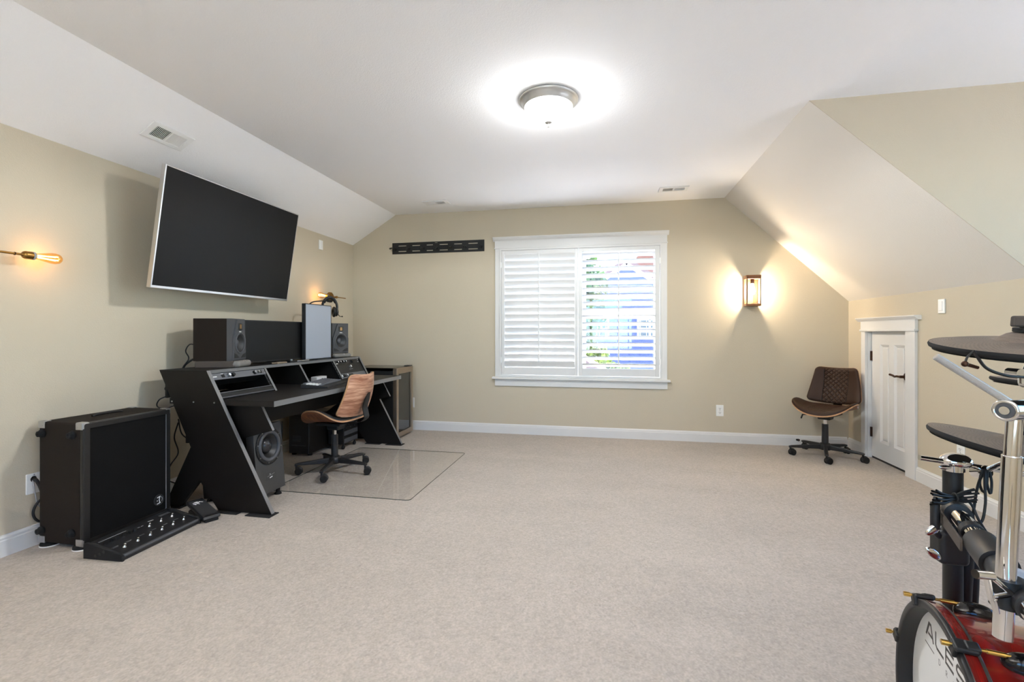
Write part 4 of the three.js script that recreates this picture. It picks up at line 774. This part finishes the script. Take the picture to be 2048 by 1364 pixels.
// local: +z forward, x across, y up
function seatY(x, z, lift) {
  const t = Math.abs(x) / 0.245, wing = lift * Math.pow(t, 2.5) * (z > -0.02 ? 1 : Math.max(0, 1 - Math.pow((-0.02 - z) / 0.2, 1.5))), dr = z > 0.04 ? -0.025 * Math.pow((z - 0.04) / 0.17, 2) * (1 - 0.45 * t) : 0, back = z < -0.08 ? 0.03 * Math.pow((-0.08 - z) / 0.13, 2) : 0;
  return wing + dr + back;
}
function seatXZ(u, v) { // disc to rounded seat plan
  const a = u * 2 * Math.PI, c = Math.cos(a), s = Math.sin(a), p = 3.0, k = Math.pow(Math.pow(Math.abs(c), p) + Math.pow(Math.abs(s), p), -1 / p), w = s > 0 ? 1.0 : 1 - 0.14 * Math.abs(s);
  return [0.245 * k * c * v * w, 0.195 * k * s * v];
}
function officeChair(label, pos, turn, o) {
  const t = thing('office_chair', label, 'chair', pos, turn);
  const SH = 0.405; // seat shell height at its middle
  const shellThick = 0.012, padT = 0.034;
  const under = surf((u, v) => { const [x, z] = seatXZ(u, v); return [x, SH + seatY(x, z, o.lift) - shellThick, z]; }, 72, 14);
  const rim = surf((u, v) => { const [x, z] = seatXZ(u, 1); return [x, SH + seatY(x, z, o.lift) - shellThick * v, z]; }, 96, 1);
  const shell = mesh('seat_shell', metric(under, 0.35), o.wood, t);
  mesh('ply_edge', rim, M.plyEdge, shell);
  mesh('seat_cushion', surf((u, v) => {
    const [x, z] = seatXZ(u, 0.985 * v), q = o.quilted && Math.abs(x) < 0.085 ? quilt(x / 0.036, z / 0.036) : 1;
    const crown = padT * Math.pow(Math.max(0, 1 - Math.pow(v, 9)), 0.5);
    return [x, SH + seatY(x, z, o.lift) + crown * (0.8 + 0.2 * q) + 0.0, z];
  }, 160, 90, true), o.leather, t);
  // backrest, bent around the sitter and leaning back
  const bw = (v) => 0.218 - 0.055 * Math.pow(v, 1.3), BY = 0.468, BH = 0.315;
  const outl = (u, v) => { // rounded trapezium from a square
    let a = u * 2 - 1, b = v * 2 - 1; const r = 0.22, ax = Math.abs(a), by = Math.abs(b);
    const lim = by > 1 - r ? 1 - r + Math.sqrt(Math.max(0, r * r - (by - 1 + r) ** 2)) : 1;
    return [a * lim, v];
  };
  const bp = (u, v, off) => { const [a] = outl(u, v), x = a * bw(v), y = BY + BH * v - 0.02 * (1 - a * a) * (v < 0.5 ? 1 - 2 * v : 0) - 0.012 * (1 - a * a) * (v > 0.5 ? 2 * v - 1 : 0), zc = o.backZ - 0.09 * v + 0.055 * a * a + 0.02 * Math.sin(v * Math.PI) * -1; return [x, y, zc + off]; };
  const back = mesh('back_shell', surf((u, v) => bp(u, v, -0.012), 60, 40, true), o.backWood, t);
  const edge = []; for (let i = 0; i <= 200; i++) { const k = i / 200 * 4, s = Math.floor(k) % 4, f = k - Math.floor(k); edge.push(s === 0 ? [f, 0] : s === 1 ? [1, f] : s === 2 ? [1 - f, 1] : [0, 1 - f]); }
  mesh('ply_edge', surf((u, v) => { const [a, b] = edge[Math.round(u * 200)]; return bp(a, b, -0.012 + 0.014 * v); }, 200, 1), M.plyEdge, back);
  mesh('back_cushion', surf((u, v) => {
    const m = Math.max(Math.abs(u * 2 - 1), Math.abs(v * 2 - 1)), crown = 0.03 * Math.pow(Math.max(0, 1 - Math.pow(m, 10)), 0.5), a = (u * 2 - 1) * bw(v), q = o.quilted && Math.abs(a) < 0.095 ? quilt(a / 0.04, (v * BH) / 0.04) : 1;
    return bp(u, v, 0.001 + crown * (0.72 + 0.28 * q));
  }, 110, 100), o.leather, t);
  if (o.quilted) for (const s of [-1, 1]) { const pts = []; for (let i = 1; i < 20; i++) { const v = i / 20, u = (s * 0.097 / bw(v) + 1) / 2, p = bp(u, v, 0.031); pts.push(p); } mesh('seam', tube(pts, 0.0018, 30, 6), M.rubber, t); }
  // flat steel back bracket
  const br = [[-0.1, SH - 0.02], [-0.2, SH - 0.016], [-0.275, SH - 0.002], [-0.31, SH + 0.03], [-0.305, SH + 0.07], [-0.298, SH + 0.11], [-0.315, SH + 0.17], [-0.335, SH + 0.225]];
  const crv = new THREE.CatmullRomCurve3(br.map(([z, y]) => V(0, y, z + (z < -0.15 ? o.backZ + 0.235 : 0)))).getPoints(40);
  mesh('back_bracket', [surf((u, v) => { const p = crv[Math.round(v * 40)], w = 0.034 * (v > 0.85 ? 1 - (v - 0.85) / 0.15 * 0.6 : 1); return [(u - 0.5) * 2 * w, p.y, p.z - 0.006]; }, 4, 40), surf((u, v) => { const p = crv[Math.round(v * 40)], w = 0.034 * (v > 0.85 ? 1 - (v - 0.85) / 0.15 * 0.6 : 1); return [(u - 0.5) * 2 * w, p.y, p.z + 0.001]; }, 4, 40, true)], M.black, t);
  mesh('tilt_plate', [rbx(-0.1, 0.1, SH - 0.032, SH - 0.014, -0.11, 0.1, 0.006), rbx(-0.05, 0.05, SH - 0.075, SH - 0.03, -0.06, 0.04, 0.012)], M.black, t);
  mesh('height_lever', [tube([[-0.05, SH - 0.04, 0.0], [-0.12, SH - 0.045, 0.02], [-0.17, SH - 0.05, 0.04]], 0.005), rod([-0.165, SH - 0.045, 0.038], [-0.176, SH - 0.085, 0.045], 0.006)], M.black, t);
  mesh('gas_lift', [rod([0, 0.2, 0], [0, SH - 0.04, 0], 0.014)], M.chrome, t);
  mesh('lift_sleeve', [rod([0, 0.07, 0], [0, 0.29, 0], 0.027, 0.025, 24)], M.blackPlastic, t);
  mesh('hub', lathe([[0.0, 0.062], [0.04, 0.064], [0.046, 0.08], [0.045, 0.105], [0.036, 0.122], [0, 0.124]], 28), M.blackPlastic, t);
  for (let k = 0; k < 5; k++) {
    const a = o.base + k * 2 * Math.PI / 5, c = Math.cos(a), s = Math.sin(a), R = 0.275;
    const arm = mesh('base_arm', prism([[0.03, 0.068], [0.03, 0.112], [R - 0.01, 0.088], [R + 0.012, 0.082], [R + 0.012, 0.068], [R - 0.02, 0.07]], -0.014, 0.014, 0.005).rotateY(-a), M.blackPlastic, t);
    const ca = new THREE.Group(); ca.name = 'caster'; ca.position.set(R * c, 0, R * s); ca.rotation.y = -a + o.cast + k * 1.3; t.add(ca);
    mesh('stem', rod([0, 0.045, 0], [0, 0.075, 0], 0.008), M.black, ca);
    mesh('hood', lathe([[0.02, -0.012], [0.0265, -0.008], [0.0265, 0.008], [0.02, 0.012]], 24).rotateX(Math.PI / 2).translate(0.018, 0.034, 0).scale(1, 1, 0.7), M.blackPlastic, ca);
    mesh('wheel', [-1, 1].map((q) => lathe([[0, -0.009], [0.02, -0.009], [0.0265, -0.005], [0.0265, 0.006], [0.02, 0.009], [0, 0.007]], 24).rotateX(Math.PI / 2).translate(0.018, 0.0265, q * 0.014)), M.rubber, ca);
  }
  return t;
}
// chair base angles are given in the world and turned back into the chair's own frame
const faceA = Math.atan2(-1, -0.04), faceB = Math.atan2(-0.65, 0.76);
officeChair('walnut backed office chair with black leather seat on the glass mat', [0.80, 0.006, 1.66], faceA, { wood: M.walnutDark, backWood: M.walnut, leather: M.leatherBlack, quilted: false, lift: 0.11, backZ: -0.2, base: 5 * Math.PI / 180 + faceA, cast: 0.4 });
officeChair('brown quilted leather office chair in the corner beside the small door', [4.79, 0, 0.40], faceB, { wood: M.walnutDark, backWood: M.walnut, leather: M.leatherBrown, quilted: true, lift: 0.09, backZ: -0.232, base: 38 * Math.PI / 180 + faceB, cast: 1.0 });

// ------------------------------------------------------------------ glass chair mat
{
  const t = thing('chair_mat', 'clear rectangular glass chair mat lying on the carpet before the desk', 'mat', [1.12, 0, 1.525]);
  const o = roundRect(-0.52, 0.52, -0.62, 0.62, 0.03);
  mesh('glass_sheet', new THREE.ShapeGeometry(shapeOf(o)).rotateX(-Math.PI / 2).translate(0, 0.005, 0), new THREE.MeshPhysicalMaterial({ color: 0xffffff, roughness: 0.03, transmission: 1, thickness: 0, ior: 1.36 }), t);
  mesh('polished_edge', prism(o.map(([x, z]) => [x * 1.0015, z * 1.0012]), 0, 0.0045, 0, [o.slice().reverse()]).rotateX(-Math.PI / 2), std(C(62, 70, 64), 0.2), t);
}

// ------------------------------------------------------------------ electronic drum kit
{
  const red = dataTex(512, 512, (() => { const a = noiseField(90, 90, 71), b = noiseField(12, 40, 72); return (u, v) => { const k = 0.72 + 0.3 * b(u, v) + 0.25 * Math.pow(a(u, v), 6); return [132 * k, 26 * k, 20 * k]; }; })(), true);
  const redM = std(0xffffff, 0.2, 0, { map: red, clearcoat: 1, clearcoatRoughness: 0.06 });
  const bd = thing('bass_drum', 'red sparkle bass drum with white printed front head and black claws', 'drum', [3.528, 0, 3.957], -0.243);
  const yc = 0.277, R0 = 0.265, RS = 0.252, D = 0.42, ax = (g) => g.rotateZ(-Math.PI / 2).translate(0, yc, 0); // lathe axis to local x
  mesh('shell', ax(lathe([[RS - 0.006, 0.03], [RS, 0.032], [RS, D - 0.032], [RS - 0.006, D - 0.03]], 96)), redM, bd);
  for (const [a, s] of [[0, 1], [D, -1]]) {
    const hp = mesh('hoop', ax(lathe([[RS + 0.001, a + s * 0.032], [R0 - 0.002, a + s * 0.032], [R0, a + s * 0.029], [R0, a + s * 0.009], [R0 - 0.0015, a + s * 0.007]].concat([[R0 - 0.0015, a + s * 0.006]]), 96)), redM, bd);
    mesh('hoop_lining', ax(lathe([[R0 - 0.0005, a + s * 0.008], [R0, a + s * 0.003], [R0 - 0.003, a], [R0 - 0.013, a], [R0 - 0.016, a + s * 0.004], [R0 - 0.016, a + s * 0.03]], 96)), M.blackPlastic, hp);
    mesh('inlay', [ax(lathe([[R0 + 0.0006, a + s * 0.0095], [R0 + 0.0006, a + s * 0.0075]], 96)), ax(lathe([[R0 + 0.0012, a + s * 0.027], [R0 + 0.0012, a + s * 0.0315]], 96)), ax(lathe([[RS + 0.003, a + s * 0.033], [RS + 0.009, a + s * 0.034], [RS + 0.003, a + s * 0.037]], 96))], M.satin, hp);
  }
  const art = canvasTex(1024, 1024, (c) => {
    c.fillStyle = '#e9e9e7'; c.fillRect(0, 0, 1024, 1024);
    const U = (u) => 512 + u * 2048, Vv = (v) => 512 - v * 2048;
    c.strokeStyle = '#3a3431'; c.fillStyle = '#3a3431'; c.lineJoin = 'miter'; c.lineCap = 'butt';
    const y0 = Vv(0.145), y1 = Vv(0.18), ym = (y0 + y1) / 2, line = (w, ...p) => { c.lineWidth = w; c.beginPath(); p.forEach(([x, y], i) => (i ? c.lineTo(x, y) : c.moveTo(x, y))); c.stroke(); };
    const cellW = 0.052 * 2048, at = (k) => U(-0.165) + k * cellW;
    // wide block letters: A L E S I S
    { const x = at(0); c.beginPath(); c.moveTo(x, y0); c.lineTo(x + 16, y0); c.lineTo(x + 46, y1 + 14); c.lineTo(x + 36, y1); c.closePath(); c.fill(); line(13, [x + 36, y1 + 6], [x + 62, y1 + 6], [x + 92, y0]); line(11, [x + 30, ym + 18], [x + 82, ym + 18]); }
    { const x = at(1); line(12, [x + 12, y1], [x + 12, y0 - 16], [x + 26, y0 - 6], [x + 98, y0 - 6]); }
    { const x = at(2); line(12, [x + 92, y1 + 6], [x + 14, y1 + 6], [x + 14, y0 - 6], [x + 92, y0 - 6]); line(11, [x + 14, ym], [x + 84, ym]); }
    const S = (x) => line(12, [x + 92, y1 + 6], [x + 22, y1 + 6], [x + 12, y1 + 18], [x + 12, ym - 6], [x + 24, ym], [x + 82, ym], [x + 92, ym + 10], [x + 92, y0 - 16], [x + 82, y0 - 6], [x + 10, y0 - 6]);
    S(at(3)); { const x = at(4); line(13, [x + 30, y1], [x + 30, y0]); } S(at(4) + 52);
    c.font = '34px sans-serif'; c.textBaseline = 'alphabetic'; c.textAlign = 'center';
    'DRUMS'.split('').forEach((ch, k) => c.fillText(ch, U(-0.087 + k * 0.036), Vv(0.121)));
    line(5, [U(-0.168), Vv(0.127)], [U(-0.116), Vv(0.127)]); line(5, [U(0.09), Vv(0.127)], [U(0.142), Vv(0.127)]);
  });
  mesh('front_head', new THREE.CircleGeometry(0.25, 80).rotateY(-Math.PI / 2).translate(0.03, yc, 0), std(0xffffff, 0.45, 0, { map: art }), bd);
  mesh('rear_head', new THREE.CircleGeometry(0.25, 64).rotateY(Math.PI / 2).translate(D - 0.03, yc, 0), M.blackPlastic, bd);
  const spin = (g, deg) => g.rotateX(-deg * Math.PI / 180).translate(0, yc, 0); // built at +z, turned to its angle
  for (let k = 0; k < 8; k++) {
    const deg = 72 + 45 * k;
    const cl = mesh('claw', spin(join([rbx(-0.004, 0.03, -0.013, 0.013, R0 + 0.001, R0 + 0.011, 0.004), rbx(-0.006, 0.002, -0.011, 0.011, R0 - 0.014, R0 + 0.009, 0.003), rbx(0.012, 0.033, -0.01, 0.01, R0 + 0.003, R0 + 0.014, 0.004)]), deg), M.black, bd);
    mesh('tension_rod', spin(join([rod([-0.016, 0, R0 + 0.006], [0.075, 0, R0 + 0.006], 0.0028, 0.0028, 10), rod([-0.02, 0, R0 + 0.006], [-0.009, 0, R0 + 0.006], 0.0048, 0.0048, 8), rod([0.042, 0, R0 + 0.006], [0.066, 0, R0 + 0.006], 0.0042, 0.0042, 10)]), deg), M.gold, cl);
    mesh('lug', spin(new THREE.SphereGeometry(1, 28, 18).scale(0.036, 0.018, 0.021).translate(0.097, 0, RS + 0.006), deg), std(C(24, 22, 21), 0.12), bd);
  }
  for (const s of [-1, 1]) mesh('spur', [rod([0.16, yc - 0.07, s * 0.245], [0.02, 0.012, s * 0.36], 0.01), ball(0.014, 0.02, 0.012, s * 0.36), rod([0.15, yc - 0.06, s * 0.23], [0.17, yc - 0.085, s * 0.27], 0.025)], M.black, bd);
  mesh('tom_boss', [rod([0.24, yc + RS - 0.004, 0.03], [0.24, yc + RS + 0.006, 0.03], 0.022)], M.satin, bd);

  // rack: posts and cross bar
  const rk = thing('drum_rack', 'black and chrome tubular drum rack carrying the cymbals', 'drum rack');
  const P1 = [3.729, 3.675], P2 = [3.36, 4.62], y = 0.663;
  const lerpP = (t) => [lerp(P1[0], P2[0], t), y, lerp(P1[1], P2[1], t)];
  for (const [x, z] of [P1, P2]) { const p = mesh('post', rod([x, 0.02, z], [x, 0.765, z], 0.0195, 0.0195, 28), M.black, rk); mesh('foot', [rod([x - 0.2, 0.02, z - 0.08], [x + 0.22, 0.02, z + 0.09], 0.017), ball(0.02, x - 0.2, 0.02, z - 0.08), ball(0.02, x + 0.22, 0.02, z + 0.09)], M.rubber, p); }
  mesh('cross_bar', rod(lerpP(0.03), lerpP(0.97), 0.019, 0.019, 28), M.chrome, rk);
  for (const [a, b, r] of [[0.02, 0.055, 0.026], [0.155, 0.18, 0.0215], [0.228, 0.34, 0.0285], [0.34, 0.5, 0.022]]) mesh('bar_sleeve', rod(lerpP(a), lerpP(b), r, r, 28), M.blackPlastic, rk);
  mesh('velcro_strap', [bx(-0.002, 0.002, -0.012, 0.012, -0.11, 0.11).rotateY(-0.37).translate(3.652, 0.655, 3.785)], M.foam, rk);
  mesh('post_clamp', [rbox(0.062, 0.082, 0.05, 0.012, 3.70, 0.585, 3.71), rod([3.729, 0.54, 3.675], [3.729, 0.63, 3.675], 0.027, 0.027, 28)], M.blackPlastic, rk);
  mesh('wing_nut', [[0.628, 0.02], [0.572, -0.012]].map(([yy, d]) => new THREE.SphereGeometry(1, 14, 10).scale(0.02, 0.01, 0.006).rotateZ(0.7 * Math.sign(d)).translate(3.652, yy, 3.735)), M.chrome, rk);
  mesh('leg_tube', [tube([[3.765, 0.56, 3.668], [3.762, 0.4, 3.66], [3.755, 0.2, 3.65], [3.75, 0.03, 3.62]], 0.013), tube([[3.79, 0.56, 3.65], [3.785, 0.4, 3.648], [3.775, 0.2, 3.63], [3.77, 0.03, 3.6]], 0.012)], M.black, rk);
  mesh('drop_handle', [tube([[3.668, 0.70, 3.722], [3.66, 0.68, 3.728], [3.658, 0.635, 3.732], [3.668, 0.612, 3.725], [3.71, 0.606, 3.7]], 0.0075), rod([3.66, 0.69, 3.728], [3.658, 0.63, 3.732], 0.0095)], M.blackPlastic, rk);
  mesh('top_clamp', [new THREE.SphereGeometry(1, 28, 16).scale(0.034, 0.02, 0.026).translate(3.735, 0.778, 3.675), rod([3.729, 0.755, 3.675], [3.729, 0.775, 3.675], 0.0225), new THREE.SphereGeometry(1, 14, 10).scale(0.014, 0.005, 0.004).translate(3.697, 0.768, 3.7)], M.chrome, rk);
  mesh('top_arm', rod([3.655, 0.784, 3.68], [3.92, 0.748, 3.672], 0.0065, 0.0065, 16), M.chrome, rk);
  mesh('side_clamp', [rbox(0.06, 0.045, 0.06, 0.01, 3.57, 0.655, 4.085), rod([3.533, 0.645, 4.107], [3.536, 0.69, 4.106], 0.0185, 0.0185, 24)], M.black, rk);
  mesh('clamp_wing', [rod([3.472, 0.708, 4.139], [3.5, 0.704, 4.132], 0.007, 0.0065, 14), rod([3.492, 0.708, 4.133], [3.54, 0.668, 4.12], 0.0042), rod([3.492, 0.704, 4.133], [3.497, 0.666, 4.134], 0.0055, 0.004), rod([3.497, 0.672, 4.134], [3.53, 0.672, 4.12], 0.005), rod([3.5, 0.668, 4.133], [3.507, 0.645, 4.131], 0.0055, 0.0035)], M.chrome, rk);

  // chrome boom stand clamped to the rack above the bass drum
  const bs = thing('boom_stand', 'chrome cymbal boom tube clamped upright above the bass drum', 'cymbal stand');
  mesh('tube', [rod([3.531, 0.594, 4.107], [3.547, 0.89, 4.103], 0.0128, 0.0128, 32)], M.chrome, bs);
  mesh('upper_tube', [rod([3.546, 0.88, 4.103], [3.551, 0.962, 4.103], 0.0105, 0.0105, 28), ring(0.0115, 0.0016).rotateX(Math.PI / 2).translate(3.547, 0.89, 4.103)], M.chrome, bs);
  mesh('tilter', [rod([3.523, 0.968, 4.126], [3.62, 0.963, 4.064], 0.0165, 0.0165, 32), ring(0.0145, 0.0028, 36).rotateY(Math.PI * 0.68).translate(3.521, 0.968, 4.127), rod([3.517, 0.968, 4.13], [3.526, 0.968, 4.124], 0.0065)], M.chrome, bs);
  mesh('tilter_cap', rod([3.5215, 0.968, 4.1270], [3.5265, 0.968, 4.1238], 0.0125, 0.0125, 28), M.greyPlastic, bs);
  mesh('boom_arm', [rod([3.444, 1.052, 4.094], [3.536, 0.98, 4.112], 0.006, 0.006, 8), rod([3.535, 0.981, 4.111], [3.72, 0.836, 4.146], 0.006, 0.006, 8)], std(C(214, 214, 214), 0.22, 1, { bumpMap: rep(weave, 1, 6), bumpScale: 0.001 }), bs);

  // rubber cymbal pads with dotted relief
  const dots = dataTex(1024, 512, (() => { const n = noiseField(140, 60, 81); return (u, v) => { const r = 0.15 + 0.85 * v, k = Math.floor(v * 26), N = 150, a = (u * N + (k % 2) * 0.5) % 1, b = (v * 26) % 1, e = Math.hypot((a - 0.5) * 1.3, (b - 0.5) * 1.6) < 0.28 * (0.6 + 0.8 * n(u, v)) && v > 0.22 && v < 0.97 ? 0 : 1, h = 90 + 140 * e; return [h, h, h]; }; })());
  const dotShade = dataTex(1024, 512, (() => { const n = noiseField(140, 60, 81); return (u, v) => { const k = Math.floor(v * 30), a = (u * 96 + (k % 2) * 0.5) % 1, b = (v * 30) % 1, e = Math.hypot((a - 0.5) * 1.1, (b - 0.5) * 1.7) < 0.3 * (0.5 + 0.9 * n(u, v)) && v > 0.02 && v < 0.7 ? 0.6 : 1; return [112 * e, 99 * e, 88 * e]; }; })(), true);  // dark dots paint the shade of the dimples into the colour
  const padTop = std(0xffffff, 0.5, 0, { map: dotShade, bumpMap: dots, bumpScale: 0.0012 });
  function cymbal(label, pos, r, nx, nz, bell) {
    const t = thing('cymbal_pad', label, 'cymbal', pos, 0, 'rubber cymbals of the drum kit');
    t.quaternion.setFromUnitVectors(V(0, 1, 0), V(nx, 1, nz).normalize());
    const pr = [[0.008, 0.026], [0.02, 0.026], [0.034, 0.021], [0.046, 0.012], [0.054, 0.0085]]; for (let i = 1; i <= 12; i++) { const k = i / 12; pr.push([lerp(0.054, r, k), 0.0085 - 0.0105 * k * k]); }
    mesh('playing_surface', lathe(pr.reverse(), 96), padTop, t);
    mesh('rim', lathe([[r * 0.6, -0.016], [r * 0.93, -0.017], [r, -0.011], [r + 0.0018, -0.006], [r, -0.0015]], 96), M.rubber, t);
    mesh('underside', lathe([[0.01, -0.008], [r * 0.6, -0.0162], [r * 0.96, -0.0172]], 64), M.rubber, t);
    if (bell) { mesh('felt', rod([0, 0.026, 0], [0, 0.033, 0], 0.026, 0.026, 28), M.rubber, t); mesh('wing_nut', [lathe([[0, 0.033], [0.016, 0.033], [0.013, 0.05], [0, 0.052]], 24), rbx(-0.034, 0.034, 0.036, 0.058, -0.005, 0.005, 0.004)], M.foam, t); }
    return t;
  }
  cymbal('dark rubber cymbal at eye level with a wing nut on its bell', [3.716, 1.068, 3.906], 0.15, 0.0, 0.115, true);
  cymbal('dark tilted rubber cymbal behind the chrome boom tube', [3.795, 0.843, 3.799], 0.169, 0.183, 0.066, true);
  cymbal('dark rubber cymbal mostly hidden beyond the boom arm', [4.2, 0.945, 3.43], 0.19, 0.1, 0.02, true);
  const cs = thing('cymbal_stand', 'chrome tilter arm under the eye level cymbal', 'cymbal stand');
  mesh('stem', rod([3.724, 1.06, 3.905], [3.69, 1.012, 3.912].map((v, i) => [3.706, 1.008, 3.909][i]), 0.0065, 0.0065, 16), M.chrome, cs);
  mesh('tilter', [rbox(0.05, 0.034, 0.022, 0.01, 3.724, 1.0, 3.906), rod([3.69, 1.013, 3.925], [3.69, 1.013, 3.895], 0.009), rod([3.725, 1.0, 3.922], [3.725, 1.0, 3.89], 0.008)], M.chrome, cs);
  mesh('arm', rod([3.735, 0.995, 3.905], [3.95, 0.79, 3.86], 0.0075, 0.0075, 16), M.chrome, cs);
  mesh('post', rod([3.95, 0.02, 3.86], [3.95, 0.8, 3.86], 0.0125, 0.0125, 20), M.chrome, cs);
  mesh('foot', [0, 1, 2].map((k) => rod([3.95, 0.25, 3.86], [3.95 + 0.26 * Math.cos(k * 2.09 + 0.3), 0.012, 3.86 + 0.26 * Math.sin(k * 2.09 + 0.3)], 0.009)), M.chrome, cs);
  const cs2 = thing('cymbal_stand', 'chrome post under the tilted cymbal', 'cymbal stand');
  mesh('post', rod([3.79, 0.755, 3.676], [3.79, 0.832, 3.8], 0.0065), M.chrome, cs2); mesh('clutch', rod([3.785, 0.75, 3.66], [3.79, 0.76, 3.69], 0.014), M.chrome, cs2);
  const cs3 = thing('cymbal_stand', 'chrome post under the hidden cymbal', 'cymbal stand');
  mesh('post', rod([4.2, 0.02, 3.43], [4.2, 0.94, 3.43], 0.0125), M.chrome, cs3); mesh('foot', [0, 1, 2].map((k) => rod([4.2, 0.25, 3.43], [4.2 + 0.26 * Math.cos(k * 2.09), 0.012, 3.43 + 0.26 * Math.sin(k * 2.09)], 0.009)), M.chrome, cs3);

  // cables of the kit
  const cab = (label, pts, r = 0.0028) => tag(mesh('drum_cable', tube(pts, r), M.cable), label, 'cable', 'cables of the drum kit');
  cab('black cable under the eye level cymbal running to its tilter', [[3.57, 1.058, 3.985], [3.58, 1.046, 3.98], [3.6, 1.026, 3.97], [3.643, 1.011, 3.952], [3.69, 1.006, 3.93]]);
  const jk = thing('jack_plug', 'small angled jack plug dangling under the eye level cymbal', 'plug', [3.553, 1.034, 3.99]);
  mesh('plug_body', [rod([0, 0, 0], [0.024, -0.007, -0.005], 0.0035, 0.003, 12), ball(0.0055, 0, 0, 0)], M.bronze, jk); mesh('lead', tube([[0, 0, 0], [0.005, 0.012, -0.002], [0.018, 0.024, -0.006]], 0.002), M.cable, jk);
  cab('black cable loop hanging from the chrome rack arm', [[3.787, 0.763, 3.69], [3.768, 0.74, 3.70], [3.745, 0.69, 3.72], [3.737, 0.655, 3.73], [3.75, 0.65, 3.73], [3.765, 0.69, 3.722], [3.772, 0.735, 3.71], [3.785, 0.765, 3.69]]);
  cab('short black cable coil tied to the chrome rack arm', [[3.78, 0.765, 3.69], [3.772, 0.73, 3.695], [3.778, 0.712, 3.697], [3.786, 0.73, 3.695], [3.79, 0.764, 3.69], [3.783, 0.735, 3.7], [3.79, 0.71, 3.7], [3.796, 0.735, 3.695], [3.795, 0.763, 3.69]]);
  cab('black cable running from the post down along the rack bar', [[3.715, 0.71, 3.72], [3.735, 0.69, 3.725], [3.74, 0.66, 3.74], [3.735, 0.62, 3.8], [3.7, 0.6, 3.9], [3.72, 0.59, 3.98]]);
  const bt = thing('cable_bundle', 'bundle of black cables tied around the rack post', 'cable bundle', [3.703, 0.704, 3.716]);
  for (let k = 0; k < 9; k++) { const a = (k / 9) * 6.283, dx = 0.006 * Math.cos(a), dy = 0.006 * Math.sin(a), sp = 0.6 + 0.8 * rnd(); mesh('strand', tube([[-0.066 + 0.01 * rnd(), 0.008 + dy * 3 * sp - 0.002, 0.038 + dx], [-0.035, dy * 2, 0.025 + dx], [0, dy * 0.7, 0.008 + dx * 0.7], [0.02, dy * 2 + 0.002, 0.006 + dx], [0.034 + 0.01 * rnd(), 0.008 + dy * 2.6 * sp, 0.01 + dx]], 0.0026), M.cable, bt); }
  mesh('tie', ring(0.009, 0.002, 20).rotateY(Math.PI / 2).translate(0, 0, 0.008), M.cable, bt);
  const md = thing('sound_module', 'pale grey box clamped to the drum rack beside the chrome tube', 'sound module', [3.6, 0.668, 4.068], 0.5); md.rotation.z = -0.35;
  mesh('case', rbox(0.07, 0.035, 0.05, 0.005), std(C(164, 172, 184), 0.4), md); mesh('mount', rbox(0.1, 0.012, 0.04, 0.003, 0.0, -0.023, 0), M.black, md);
}

renderer.render(scene, camera);
